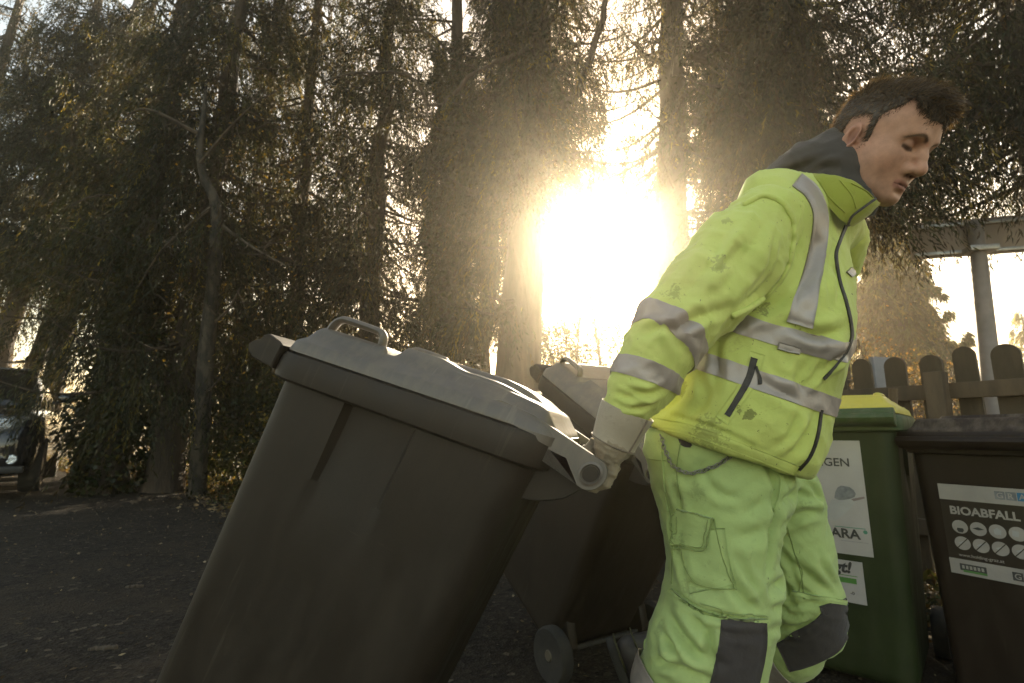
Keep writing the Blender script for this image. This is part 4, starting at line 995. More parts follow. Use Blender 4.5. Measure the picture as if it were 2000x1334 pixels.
def hair():
    def fn(P):
        d = ell(P, (0, -.010, .042), (.0755, .099, .089)); d = smin(d, ell(P, (0, .043, .050), (.066, .056, .058)), .03)
        top = sst(.06, .12, P[:, 2]); d = d-(.0035+.005*top+.010*sst(.03, .08, P[:, 1])*sst(.07, .10, P[:, 2]))
        return smax(d, (.009-hairline(P))*.8, .008)
    V, F = sdf_np(fn, (-.105, -.135, -.08), (.105, .135, .175), .0035, 2)
    N = normals_np(V, F); V = V+N*(wrinkle(V, 60, 8, .003))[:, None]
    hr = wear('hair', (head_world(V), F), HAIRM)
    rng = np.random.default_rng(12); n = 19000
    fc = V[F].mean(1); fn_ = N[F].mean(1); ok = (hairline(fc) > .004); fc, fn_ = fc[ok], fn_[ok]
    i = rng.integers(0, len(fc), n); P = fc[i]+rng.normal(0, .0015, (n, 3)); Nn = fn_[i]
    k2 = 7000; q = (rng.uniform(-1, 1, (160000, 3))*np.array((.085, .11, .10))+np.array((0, -.01, .06))).astype(np.float32); hl = hairline(q)+rng.normal(0, .003, len(q)); q = q[(hl > -.002) & (hl < .016)]; hd = head_sdf(q); q = q[(np.abs(hd) < .003)][:k2]
    nn2 = q-np.array((0, -.01, .04)); nn2 /= np.linalg.norm(nn2, axis=1, keepdims=True); P = np.vstack([P, q+nn2*.001]); Nn = np.vstack([Nn, nn2]); n = len(P)
    top = sst(.065, .115, P[:, 2])[:, None]; fr = sst(.02, .08, P[:, 1])[:, None]
    cl = np.sin(P@np.array([[140., 60, 20], [-50, 110, 90], [30, -80, 150]])/1.6)*.30
    D = Nn*(.30+.30*top)+cl*top+top*(np.array((0, .75, .10))+fr*np.array((0, .10, .20)))+(1-top)*(np.array((0, -.45, -.75)))
    D += rng.normal(0, .20, (n, 3)); D /= np.linalg.norm(D, axis=1, keepdims=True)
    L = ((.008+.012*top+.014*top*fr)[:, 0]*rng.uniform(.55, 1.25, n))*np.clip(hairline(P)/.012, .35, 1)
    bend = Nn*(-.25)+np.array((0, .15, .05))*top*(1-fr)+top*fr*np.array((0, -.25, -.55))+rng.normal(0, .12, (n, 3))
    S = np.cross(D, Nn+rng.normal(0, .5, (n, 3))); S /= np.linalg.norm(S, axis=1, keepdims=True)+1e-9
    wd = rng.uniform(.0005, .0012, n)[:, None]; seg = 4; VV = []
    for k in range(seg+1):
        s = k/seg; c = P+(D*s+bend*s*s*.6)*L[:, None]; ww = wd*(1-.85*s); VV += [c-S*ww, c+S*ww]
    VV = np.stack(VV, 1).reshape(-1, 3); o = np.arange(n)[:, None, None]*2*(seg+1)
    q = np.array([(2*k, 2*k+1, 2*k+3, 2*k+2) for k in range(seg)])[None]; FF = (o+q).reshape(-1, 4)
    C = np.repeat(pick_cols(rng, n, [(.050, .037, .026), (.085, .064, .044), (.15, .115, .075)], (4, 3, 1), .2), 2*(seg+1), axis=0)
    o = link('strands', np_mesh('strands', head_world(VV)-ORG, FF, C), HAIRL, hr)
hair()

# ---- cloth materials
SPOT = {}
def add_spots(name, pts):
    """smudges of dirt with a shape of their own at given places of the cloth"""
    t, c, b, dirt = SPOT[name]; v = coords(t); n = noise_node(t, 95, 5, .7, v, .6)
    for p, r, k in pts:
        vm = t.nodes.new('ShaderNodeVectorMath'); vm.operation = 'DISTANCE'; t.links.new(v, vm.inputs[0]); vm.inputs[1].default_value = tuple(np.array(p)-ORG)
        mr = t.nodes.new('ShaderNodeMapRange'); mr.inputs[1].default_value = 0; mr.inputs[2].default_value = r; mr.inputs[3].default_value = .62; mr.inputs[4].default_value = .30; t.links.new(vm.outputs['Value'], mr.inputs[0])
        ad = t.nodes.new('ShaderNodeMath'); ad.operation = 'ADD'; t.links.new(mr.outputs[0], ad.inputs[0]); t.links.new(n.outputs[0], ad.inputs[1])
        f = ramp(t, ad.outputs[0], [(.97, (0, 0, 0)), (1.09, (k, k, k))]); c = mixc(t, f, c, (.065, .055, .025))
    t.links.new(c, b.inputs['Base Color'])
def cloth(name, c, dirt, seed=0, stain=.5, rough=.78):
    m, t, b, o = new_mat(name); v = coords(t)
    n = noise_node(t, 5.5+seed, 6, .62, v); n2 = noise_node(t, 26+seed, 6, .72, v, .4); n3 = noise_node(t, 2.6, 3, .5, v)
    base = ramp(t, n3.outputs[0], [(.3, c), (.7, tuple(x*y for x, y in zip(c, (.90, .93, .85))))])
    f = ramp(t, n.outputs[0], [(.48, (0, 0, 0)), (.72, (.55*stain,)*3)]); c2 = mixc(t, f, base, dirt)
    f2 = ramp(t, n2.outputs[0], [(.60, (0, 0, 0)), (.74, (.8*stain,)*3)]); c3 = mixc(t, f2, c2, tuple(x*.7 for x in dirt))
    SPOT[name] = (t, c3, b, dirt); t.links.new(c3, b.inputs['Base Color']); b.inputs['Roughness'].default_value = rough; b.inputs['Specular IOR Level'].default_value = .25
    b.inputs['Sheen Weight'].default_value = .15; b.inputs['Sheen Roughness'].default_value = .4
    wv = noise_node(t, 700, 2, .6, v); p = bump(t, b, wv.outputs[0], .35, .0012)
    n5 = noise_node(t, 38, 3, .55, v, .8); bump(t, b, n5.outputs[0], .28, .006, p)
    return m
HIVIS = cloth('hivis_yellow', (.58, .65, .18), (.40, .38, .12), 0, .55)
HIVIG = cloth('hivis_green', (.42, .53, .21), (.25, .29, .12), 2, .55)
PANEL = cloth('hivis_panel', (.34, .37, .055), (.20, .20, .045), 1, .5)
DKCL = cloth('dark_grey_cloth', (.060, .052, .052), (.09, .075, .06), 3, .4)
HOODM = cloth('charcoal_cloth', (.052, .048, .046), (.07, .06, .05), 4, .3)
GLOVEM = cloth('work_glove_leather', (.40, .335, .26), (.17, .135, .10), 5, .6, .7)
m, t, b, o = new_mat('reflective_tape'); v = coords(t); n = noise_node(t, 9, 5, .6, v)
t.links.new(ramp(t, n.outputs[0], [(.35, (.42, .37, .34)), (.7, (.32, .275, .245))]), b.inputs['Base Color'])
b.inputs['Roughness'].default_value = .42; b.inputs['Metallic'].default_value = .25; nn_ = noise_node(t, 45, 4, .6, v); bump(t, b, nn_.outputs[0], .25, .004); TAPE = m
ZIPM = simple_mat('zip_black', (.03, .027, .025), (.05, .045, .04), 80, .6, 300, .4)
STAIN = cloth('soiled_cloth', (.16, .17, .05), (.09, .085, .035), 6, .8)
BOOTM = simple_mat('boot_leather', (.045, .038, .036), (.025, .022, .021), 12, .55, 70, .3)
SOLEM = simple_mat('boot_sole', (.02, .019, .018), (.03, .028, .026), 10, .8, 50, .4)
PIPEM = simple_mat('yellow_piping', (.045, .045, .010), (.03, .03, .008), 20, .6, 50, .1)

LAT = np.array((.80, .60, 0.0)); FACE = np.array((.60, -.80, 0.0))
def station(L, Rr, t, rv, flat=None):
    a, b_ = at(*L, t), at(*Rr, t); c = (a+b_)/2; hw = np.linalg.norm(b_-a)/2
    ru = math.sqrt(max(hw*hw-(rv*.44)**2, (.5*hw)**2))/.90
    return c, ru, rv
TORSO = [station((1515, 372), (1622, 395), 1.19, .125), station((1462, 405), (1635, 448), 1.19, .180), station((1415, 470), (1640, 520), 1.18, .190),
         station((1385, 545), (1642, 605), 1.18, .190), station((1355, 625), (1638, 672), 1.17, .185), station((1322, 700), (1616, 738), 1.16, .18),
         station((1285, 775), (1596, 800), 1.15, .185), station((1262, 815), (1580, 862), 1.15, .186), station((1262, 835), (1548, 912), 1.15, .184)]
def torso_sdf(P):
    d = etube(P, [s[0] for s in TORSO], [s[1] for s in TORSO], [s[2] for s in TORSO], LAT, .03)
    # both shoulders
    d = smin(d, rcone(P, at(1530, 415, 1.07), at(1600, 410, 1.20), .062, .075), .04)
    d = smin(d, rcone(P, at(1640, 455, 1.30), at(1605, 415, 1.20), .060, .075), .04)
    # belly of the jacket and the fold over the pocket
    d = smin(d, ell(P, at(1575, 640, 1.05), (.070, .070, .105)), .05)
    # straight cut hem
    n_ = np.cross(at(1558, 925, 1.1)-at(1262, 828, 1.1), LAT*.6+np.array((-.1, .4, 0))); n_ /= np.linalg.norm(n_)
    n_ = n_ if n_[2] < 0 else -n_
    cut = (P-at(1410, 878, 1.12))@n_.astype(np.float32)
    return smax(d, cut, .012)
Vt, Ft = sdf_np(torso_sdf, (.22, .85, .70), (1.02, 1.50, 1.48), .0056, 2)
St = Skin(Vt, Ft); Nt = normals_np(Vt, Ft)
Vt = Vt+Nt*wrinkle(Vt, 7, 3, .005)[:, None]+Nt*wrinkle(Vt, 22, 5, .0024)[:, None]
for pts, w_, dp in (([(1535, 632), (1600, 655), (1655, 640)], .012, .010), ([(1610, 690), (1590, 735), (1560, 760)], .008, .007), ([(1500, 690), (1520, 730), (1565, 745)], .009, .005), ([(1420, 640), (1400, 690), (1410, 740)], .009, .006), ([(1360, 720), (1375, 770), (1350, 815)], .009, .006), ([(1560, 800), (1545, 850), (1505, 880)], .009, .005), ([(1630, 470), (1615, 540), (1625, 600)], .009, .005), ([(1600, 730), (1630, 705), (1655, 690)], .010, .008), ([(1585, 700), (1560, 745), (1590, 780)], .012, .007),
                    ([(1330, 690), (1420, 640), (1470, 605)], .014, .010), ([(1400, 700), (1385, 770), (1340, 820)], .014, .006), ([(1600, 800), (1570, 860), (1530, 905)], .012, .006),
                    ([(1450, 610), (1520, 590), (1560, 540)], .016, .009), ([(1290, 805), (1390, 835), (1500, 885)], .006, .004), ([(1620, 500), (1640, 560), (1630, 620)], .016, .005),
                    ([(1480, 740), (1540, 770), (1590, 800)], .014, .005), ([(1340, 740), (1320, 780), (1280, 810)], .012, .006), ([(1600, 455), (1585, 520), (1560, 590)], .018, .005)):
    Vt = fold(Vt, Nt, St, pts, w_, dp)
JACKET = wear('jacket', (Vt, Ft), HIVIS); St = Skin(Vt, Ft)
# ---- sleeves
ARM = [(at(1500, 432, 1.08), .078, .080), (at(1440, 500, 1.04), .088, .082), (at(1375, 575, 1.01), .083, .074), (at(1318, 635, .99), .072, .066), (at(1283, 690, .985), .062, .058), (at(1255, 745, .985), .058, .054), (at(1228, 790, .98), .047, .045)]
ARML = [(at(1640, 470, 1.32), .066, .07), (at(1610, 570, 1.42), .066, .064), (at(1560, 660, 1.52), .06, .058), (at(1490, 760, 1.60), .052, .05), (at(1440, 840, 1.66), .045, .043)]
def arm_mesh(A, lo, hi, h, folds, seed):
    # long axis of the sections lies in the picture plane for the near arm
    V, F = sdf_np(lambda P: etube(P, [s[0] for s in A], [s[1] for s in A], [s[2] for s in A], FWD, .03), lo, hi, h, 2)
    N = normals_np(V, F); S = Skin(V, F)
    V = V+N*wrinkle(V, 13, seed, .005)[:, None]+N*wrinkle(V, 32, seed+1, .0032)[:, None]
    for pts, w_, dp in folds: V = fold(V, N, S, pts, w_, dp)
    return V, F
ext = lambda A: (np.min([s[0] for s in A], 0)-.11, np.max([s[0] for s in A], 0)+.11)
Va, Fa = arm_mesh(ARM, *ext(ARM), .005, [([(1505, 420), (1450, 500), (1400, 570)], .013, .006), ([(1515, 450), (1500, 520), (1455, 580)], .008, .006), ([(1470, 430), (1430, 500), (1395, 540)], .008, .005), ([(1210, 752), (1250, 765), (1290, 772)], .006, .007), ([(1540, 470), (1490, 560), (1430, 610)], .014, .007), ([(1420, 440), (1380, 520), (1330, 580)], .014, .006),
     ([(1340, 690), (1320, 650), (1360, 620), (1430, 600)], .011, .010), ([(1245, 655), (1290, 640), (1340, 650)], .009, .006), ([(1200, 765), (1240, 775), (1300, 760)], .008, .008),
    ([(1195, 785), (1240, 795), (1285, 785)], .007, .006), ([(1350, 520), (1400, 520), (1460, 470)], .013, .004)], 21)
SLEEVE = wear('sleeve', (Va, Fa), HIVIS, JACKET); Sa = Skin(Va, Fa)
wear('sleeve', arm_mesh(ARML, *ext(ARML), .008, [], 31), HIVIS, JACKET)
# armhole: the edge of the body panel lying over the sleeve
SJ = Skin(np.vstack([Vt, Va]), np.vstack([Ft, Fa+len(Vt)]))
wear('armhole_edge', SJ.cord([(1452, 402), (1490, 384), (1524, 394), (1545, 425), (1548, 470), (1534, 525), (1505, 568), (1465, 600), (1428, 618)], .0060, 70, .002), HIVIS, JACKET)
def band_between(V, F, p1, n1, p2, n2, lift, keep=None):
    bm = bmesh.new(); bm.from_mesh(np_mesh('tmp', V, F))
    for p, n_ in ((p1, n1), (p2, n2)):
        g = bm.verts[:]+bm.edges[:]+bm.faces[:]; bmesh.ops.bisect_plane(bm, geom=g, plane_co=Vector(p), plane_no=Vector(n_), clear_outer=True)
    if keep is not None:
        bmesh.ops.delete(bm, geom=[v for v in bm.verts if not keep(np.array(v.co))], context='VERTS')
    bm.normal_update()
    for v in bm.verts: v.co += v.normal*lift
    r = bmesh.ops.solidify(bm, geom=bm.faces[:], thickness=.0015)
    me = bm_mesh('reflective_band', bm); return me
def plane3(S, pts, ref):
    q = [S.hit(*p)[0] for p in pts]; n_ = np.cross(q[1]-q[0], q[2]-q[0]); n_ /= np.linalg.norm(n_)
    if n_@ref < 0: n_ = -n_
    return q[0], n_
def band(S, up, dn, parent, axis, keep=None, lift=.0022):
    p1, n1 = plane3(S, up, axis); p2, n2 = plane3(S, dn, -axis)
    me = band_between(S.V, S.F, p1, n1, p2, n2, lift, keep)
    me.transform(Matrix.Translation(-ORG)); link('reflective_band', me, TAPE, parent)
UPT = TORSO[1][0]-TORSO[6][0]; UPT /= np.linalg.norm(UPT)
band(St, [(1440, 610), (1540, 641), (1655, 668)], [(1440, 652), (1540, 682), (1648, 708)], JACKET, UPT)
band(St, [(1345, 678), (1460, 716), (1610, 768)], [(1335, 712), (1460, 756), (1605, 806)], JACKET, UPT)
UPA = ARM[0][0]-ARM[-1][0]; UPA /= np.linalg.norm(UPA)
band(Sa, [(1256, 587), (1300, 592), (1352, 628)], [(1245, 628), (1290, 634), (1335, 668)], SLEEVE, UPA)
band(Sa, [(1228, 692), (1260, 700), (1312, 722)], [(1212, 728), (1245, 738), (1298, 758)], SLEEVE, UPA)
# upright band over the shoulder, front zip, pocket, label, stains
def onj(name, pts, wd, m, n=40, mm=7, lift=.0022, S=None, par=None): return wear(name, (S or St).ribbon(pts, wd, n, mm, lift), m, par or JACKET)
onj('reflective_band', [(1556, 352), (1584, 375), (1600, 410), (1601, 450), (1592, 510), (1578, 570), (1562, 634)], [30, 30, 28, 30, 36, 42, 54], TAPE, 50)
onj('front_zip', [(1652, 440), (1640, 470), (1632, 500), (1640, 550), (1652, 590), (1662, 640), (1660, 668), (1640, 705), (1608, 740)], [5, 5, 5, 5, 5, 5], ZIPM, 70, 4)
onj('front_zip', [(1604, 800), (1596, 850), (1582, 890), (1560, 918)], [5, 5, 4], ZIPM, 30, 4)
onj('pocket_welt', [(1480, 690), (1462, 745), (1410, 822)], [30, 30, 30], HIVIS, 30, 7, .0005)
onj('pocket_zip', [(1473, 700), (1458, 748), (1420, 812)], [14, 13, 12], ZIPM, 30, 5, .003)
onj('zip_pull', [(1476, 716), (1482, 734), (1483, 752)], [5, 6, 7], ZIPM, 12, 4, .005)
onj('label_patch', [(1519, 675), (1562, 686)], [15, 15], TAPE, 14, 5, .0045)
onj('hem', [(1258, 824), (1340, 838), (1440, 873), (1554, 918)], [22, 20, 20, 20], HIVIS, 70, 7, .001)
onj('chest_label', [(1656, 527), (1667, 537)], [13, 13], TAPE, 8, 4, .003)
add_spots('hivis_yellow', [(Sa.hit(1405, 515)[0], .035, .35), (Sa.hit(1315, 572)[0], .03, .32), (St.hit(1462, 806)[0], .024, .6), (St.hit(1445, 800)[0], .014, .5), (St.hit(1490, 605)[0], .03, .5), (St.hit(1380, 850)[0], .06, .35), (St.hit(1560, 660)[0], .03, .4), (Sa.hit(1420, 430)[0], .02, .3), (St.hit(1330, 760)[0], .03, .35)])
# ---- hood of the sweater and the stand collar
def hood_sdf(P):
    d = etube(P, [at(1495, 372, 1.27), at(1545, 350, 1.265), at(1592, 326, 1.23), at(1622, 312, 1.205)], [.026, .042, .050, .046], [.10, .125, .115, .085], FWD*.8+LAT*.6, .03)
    d = smin(d, etube(P, [at(1640, 300, 1.19), at(1640, 345, 1.165), at(1650, 385, 1.15)], [.050, .060, .06], [.070, .080, .08], LAT, .03), .03)
    d = smin(d, rcone(P, at(1680, 398, 1.11), at(1712, 402, 1.12), .034, .026), .02)
    L = (P-HM[:3, 3].astype(np.float32))@HM[:3, :3].astype(np.float32)
    return smax(d, -ell(L, (0, .02, -.07), (.066, .085, .10)), .012)
Vq, Fq = sdf_np(hood_sdf, (.45, .95, 1.20), (1.0, 1.50, 1.62), .0055, 2); Nq = normals_np(Vq, Fq); Sq = Skin(Vq, Fq)
Vq = Vq+Nq*wrinkle(Vq, 16, 14, .006)[:, None]
for pts in ([(1500, 352), (1560, 330), (1625, 300)], [(1570, 345), (1610, 325), (1640, 330)]): Vq = fold(Vq, Nq, Sq, pts, .009, .008)
wear('hood', (Vq, Fq), HOODM)
def collar():
    base = np.array([at(*q) for q in ((1545, 352, 1.14), (1590, 372, 1.08), (1625, 410, 1.05), (1655, 440, 1.06), (1672, 436, 1.12), (1668, 410, 1.22), (1630, 365, 1.30), (1580, 345, 1.27), (1552, 345, 1.2))])
    topp = np.array([at(*q) for q in ((1572, 338, 1.145), (1610, 338, 1.075), (1668, 352, 1.045), (1710, 385, 1.055), (1722, 392, 1.11), (1712, 372, 1.20), (1668, 335, 1.27), (1610, 325, 1.25), (1580, 330, 1.2))])
    B = spline(base, 60); T = spline(topp, 60); R = []
    c = (B.mean(0)+T.mean(0))/2
    for s, o_ in ((0, 0), (.2, .004), (.5, .006), (.8, .003), (.97, 0), (1.0, -.003), (.97, -.006), (.6, -.008), (.1, -.010)):
        Q = B+(T-B)*s; r = Q-c; r[:, 2] *= .2; r /= np.linalg.norm(r, axis=1, keepdims=True); R.append(Q+r*o_)
    R = np.array(R); n = R.shape[1]; I = np.arange(R.shape[0]*n).reshape(R.shape[0], n)
    F = np.stack([I[:-1, :-1], I[:-1, 1:], I[1:, 1:], I[1:, :-1]], -1).reshape(-1, 4); V = R.reshape(-1, 3)
    V = V+np.array((0, 0, 1))*wrinkle(V, 20, 44, .004)[:, None]
    wear('collar', (V, F), PANEL, JACKET)
    SC = Skin(V, F)
    for pts, r in (([(1662, 358), (1690, 372), (1705, 386)], .0012), ([(1640, 352), (1662, 380), (1672, 408)], .0012), ([(1600, 352), (1620, 385), (1650, 415)], .0012)):
        wear('seam', SC.cord(pts, r, 30, .0008, 6), PANEL, JACKET)
    wear('collar_zip', SC.cord([(1711, 387), (1690, 402), (1664, 422), (1654, 442)], .0028, 30, .001, 6), ZIPM, JACKET)
collar()

# ---- trousers
def leg_st(L, Rr, t, rv): 
    a, b_ = at(*L, t), at(*Rr, t); return (a+b_)/2, np.linalg.norm(b_-a)/2, rv
LEGN = [leg_st((1262, 848), (1530, 905), 1.12, .115), leg_st((1285, 935), (1528, 985), 1.11, .115), leg_st((1303, 1040), (1506, 1052), 1.09, .110), leg_st((1312, 1125), (1501, 1140), 1.07, .105),
        leg_st((1302, 1185), (1497, 1222), 1.06, .100), leg_st((1272, 1250), (1488, 1285), 1.06, .100), leg_st((1248, 1335), (1462, 1360), 1.07, .098), leg_st((1235, 1480), (1420, 1500), 1.10, .088), leg_st((1240, 1600), (1400, 1610), 1.13, .080)]
LEGF = [leg_st((1400, 880), (1576, 905), 1.27, .105), leg_st((1455, 960), (1590, 975), 1.27, .10), leg_st((1480, 1060), (1616, 1075), 1.26, .094), leg_st((1500, 1140), (1634, 1160), 1.26, .086)]
KNEE = [(at(1567, 1160, 1.26), .082, .08), (at(1578, 1212, 1.27), .074, .075), (at(1545, 1262, 1.31), .066, .07), (at(1450, 1290, 1.40), .064, .066), (at(1350, 1278, 1.49), .060, .062), (at(1285, 1272, 1.55), .058, .06)]
def trousers_sdf(P):
    f = lambda A, ax: etube(P, [s[0] for s in A], [s[1] for s in A], [s[2] for s in A], ax, .03)
    d = f(LEGN, FWD); e = smin(f(LEGF, FWD), f(KNEE, FWD), .03)
    d = smin(d, e, .028)
    p = etube(P, [at(1400, 800, 1.16), at(1420, 880, 1.17), at(1440, 945, 1.18)], [.135, .135, .11], [.17, .175, .15], LAT, .03)
    d = smin(d, p, .03)
    cut = (P-at(1400, 835, 1.15))@np.array((-.2, 0, .98), np.float32)-.03
    return smax(d, cut, .01)
lo = np.array((.20, .90, .03)); hi = np.array((.96, 1.68, .99))
Vp, Fp = sdf_np(trousers_sdf, lo, hi, .0062, 2); Np = normals_np(Vp, Fp); Sp = Skin(Vp, Fp)
Vp = Vp+Np*wrinkle(Vp, 7, 51, .006)[:, None]+Np*wrinkle(Vp, 24, 52, .0022)[:, None]
for pts, w_, dp in (([(1306, 1152), (1365, 1192), (1430, 1208), (1500, 1214)], .007, .010), ([(1440, 1085), (1470, 1140), (1496, 1185)], .008, .007), ([(1290, 1215), (1315, 1265), (1360, 1320)], .009, .010), ([(1395, 1215), (1385, 1260), (1400, 1310)], .008, .007), ([(1270, 1300), (1310, 1295), (1370, 1315)], .008, .008), ([(1515, 1060), (1545, 1110), (1560, 1150)], .008, .007), ([(1600, 1080), (1615, 1120), (1640, 1150)], .009, .006), ([(1560, 940), (1590, 955), (1612, 990)], .008, .007), ([(1535, 930), (1530, 975), (1512, 1010)], .008, .007), ([(1365, 905), (1400, 960), (1450, 975)], .010, .005), ([(1310, 930), (1325, 980), (1322, 1010)], .008, .006), ([(1520, 1180), (1545, 1200), (1590, 1195)], .008, .009), ([(1505, 1230), (1535, 1225), (1570, 1235)], .008, .008), ([(1415, 1120), (1450, 1165), (1490, 1200)], .012, .008), ([(1300, 1195), (1330, 1240), (1390, 1290)], .013, .012),
                    ([(1290, 1250), (1340, 1265), (1410, 1300)], .011, .009), ([(1345, 1190), (1380, 1240), (1405, 1300)], .011, .008), ([(1505, 985), (1560, 965), (1610, 975)], .012, .010),
                    ([(1520, 1030), (1570, 1005), (1615, 1000)], .011, .008), ([(1530, 1080), (1580, 1125), (1635, 1165)], .012, .008), ([(1500, 1160), (1530, 1140), (1545, 1185)], .012, .012),
                    ([(1500, 1190), (1550, 1185), (1600, 1175)], .010, .008), ([(1500, 900), (1515, 960), (1505, 1050), (1500, 1130)], .010, .012), ([(1300, 870), (1330, 930), (1420, 900)], .014, .004),
                    ([(1335, 1010), (1330, 1080), (1350, 1140), (1420, 1160)], .010, .006), ([(1430, 1050), (1470, 1045), (1505, 1030)], .016, .006), ([(1440, 1010), (1490, 985), (1520, 950)], .014, .005),
                    ([(1270, 1270), (1330, 1310), (1400, 1330)], .012, .008), ([(1520, 1215), (1560, 1225), (1600, 1200)], .010, .008), ([(1310, 990), (1316, 1060), (1330, 1100)], .007, .006)):
    Vp = fold(Vp, Np, Sp, pts, w_, dp)
TROUSERS = wear('trousers', (Vp, Fp), HIVIG); Sp = Skin(Vp, Fp)
def ont(name, pts, wd, m, n=36, mm=9, lift=.0025, par=None): return wear(name, Sp.ribbon(pts, wd, n, mm, lift), m, par or TROUSERS)
ont('knee_patch', [(1452, 1214), (1450, 1260), (1440, 1310), (1425, 1370)], [88, 92, 92, 92], DKCL)
ont('knee_patch', [(1627, 1176), (1634, 1204), (1612, 1242), (1565, 1268), (1530, 1284)], [56, 62, 76, 72, 60], DKCL, 44, 11)
ont('pocket', [(1372, 1035), (1378, 1090), (1392, 1150)], [86, 88, 90], HIVIG, 30, 11, .002)
ont('pocket_flap', [(1358, 1002), (1350, 1034), (1347, 1066)], [76, 74, 70], HIVIG, 20, 9, .0075)
ont('thigh_panel_hem', [(1310, 1153), (1365, 1190), (1430, 1207), (1497, 1212)], [10, 10, 10, 10], HIVIG, 60, 5, .004)
ont('knee_panel_hem', [(1548, 1157), (1600, 1168), (1650, 1176)], [9, 9, 9], HIVIG, 40, 5, .004)
SHN = LEGN[6][0], LEGN[8][0]; ax_ = SHN[1]-SHN[0]; ax_ /= np.linalg.norm(ax_)
def shin_band(A, i, s0, s1):
    a, b_ = A[i][0], A[i+1][0]; d = b_-a; d /= np.linalg.norm(d)
    V, F = sdf_np(lambda P: etube(P, [q[0] for q in A], [q[1]+.004 for q in A], [q[2]+.004 for q in A], FWD, .03), np.minimum(a, b_)-.16, np.maximum(a, b_)+.16, .006, 2)
    N = normals_np(V, F); V = V+N*(wrinkle(V, 24, 52, .002)+.004)[:, None]
    me = band_between(V, F, a+(b_-a)*s0, -d, a+(b_-a)*s1, d, .001); me.transform(Matrix.Translation(-ORG)); link('reflective_band', me, TAPE, TROUSERS, 'soft')
shin_band(KNEE, 2, .12, .62)
def slant_band():
    a, b_, c = at(1258, 1296, 1.06), at(1296, 1338, 1.06), at(1340, 1420, 1.06); n_ = np.cross(b_-a, FWD); n_ /= np.linalg.norm(n_); n_ = n_ if n_[2] > 0 else -n_
    V, F = sdf_np(lambda P: etube(P, [q[0] for q in LEGN[4:9]], [q[1]+.003 for q in LEGN[4:9]], [q[2]+.003 for q in LEGN[4:9]], FWD, .03), LEGN[6][0]-.2, LEGN[6][0]+.2, .006, 2)
    N = normals_np(V, F); V = V+N*(wrinkle(V, 24, 52, .002)+.004)[:, None]
    me = band_between(V, F, a, n_, a-n_*.055, -n_, .001); me.transform(Matrix.Translation(-ORG)); link('reflective_band', me, TAPE, TROUSERS, 'soft')
slant_band()
wear('side_seam', Sp.cord([(1292, 880), (1298, 950), (1305, 1000)], .0018, 30, .001, 6), HIVIG, TROUSERS)
wear('fly_seam', Sp.cord([(1515, 905), (1525, 950), (1512, 1000)], .0020, 30, .001, 6), HIVIG, TROUSERS)
ont('pocket_opening', [(1327, 838), (1338, 862), (1350, 872)], [14, 22, 6], DKCL, 16, 5, .001)
SEAMM = cloth('hivis_green_seam', (.27, .34, .12), (.16, .18, .07), 2, .5)
add_spots('hivis_green', [(Sp.hit(1360, 960)[0], .03, .16), (Sp.hit(1345, 1150)[0], .03, .22), (Sp.hit(1290, 1225)[0], .02, .2), (Sp.hit(1575, 990)[0], .03, .18), (Sp.hit(1330, 1050)[0], .03, .2)])
def stitch(pts, r=.0011, n=40, lift=.0038): wear('seam', Sp.cord(pts, r, n, lift, 6), SEAMM, TROUSERS)
stitch([(1320, 1004), (1315, 1034), (1314, 1064), (1346, 1070), (1378, 1072), (1385, 1040), (1392, 1008)], .0013, 70, .010)
stitch([(1326, 1010), (1321, 1034), (1320, 1058), (1346, 1063), (1373, 1066), (1378, 1040), (1384, 1014)], .0009, 70, .0098)
stitch([(1333, 1075), (1342, 1110), (1362, 1138), (1410, 1150), (1438, 1150)]); stitch([(1394, 1010), (1404, 1060), (1418, 1110), (1436, 1150)])
stitch([(1368, 1178), (1430, 1197), (1498, 1203)], .0010); stitch([(1555, 1085), (1566, 1120), (1560, 1155)], .001, 30, .002); stitch([(1538, 1030), (1552, 1080), (1566, 1130), (1570, 1170)], .0011, 40, .001)
stitch([(1266, 896), (1300, 900)], .001, 16, .001); stitch([(1300, 960), (1310, 1010), (1313, 1080), (1312, 1140)], .0011, 40, .001); stitch([(1330, 860), (1322, 920), (1330, 975)], .001, 30, .001)
# ---- chain at the hip
def chain_links():
    P = []
    C = spline([(1296, 850, 0), (1303, 880, 0), (1320, 908, 0), (1350, 920, 0), (1390, 912, 0), (1420, 892, 0), (1437, 874, 0)], 400)[:, :2]
    Q = np.array([p+n_*.008 for p, n_ in (Sp.hit(*c) for c in C[::8])]); Q = spline(Q, 400)
    s = np.concatenate([[0], np.cumsum(np.linalg.norm(np.diff(Q, axis=0), axis=1))]); n = int(s[-1]/.0072); parts = []
    a = np.linspace(0, 2*PI, 13)
    for k in range(n):
        c = np.array([np.interp((k+.5)*.0072, s, Q[:, i]) for i in range(3)]); c2 = np.array([np.interp((k+.5)*.0072+.003, s, Q[:, i]) for i in range(3)])
        d = c2-c; d /= np.linalg.norm(d); u = np.cross(d, (.3, -.9, .3)); u /= np.linalg.norm(u); v = np.cross(d, u)
        w_ = (u+v*.8 if k % 2 else u-v*.8); w_ /= np.linalg.norm(w_)
        parts.append(tube_np(c+np.outer(np.cos(a)*.0058, d)+np.outer(np.sin(a)*.0036, w_), .0011, 5, False))
    wear('hip_chain', merge(parts), STEEL)
chain_links()

GSEAM = simple_mat('glove_seam', (.24, .19, .14), (.16, .125, .09), 30, .8, 60, .2)
GLOVEH = cloth('work_glove_palm', (.31, .25, .18), (.13, .10, .07), 5, .7, .7)
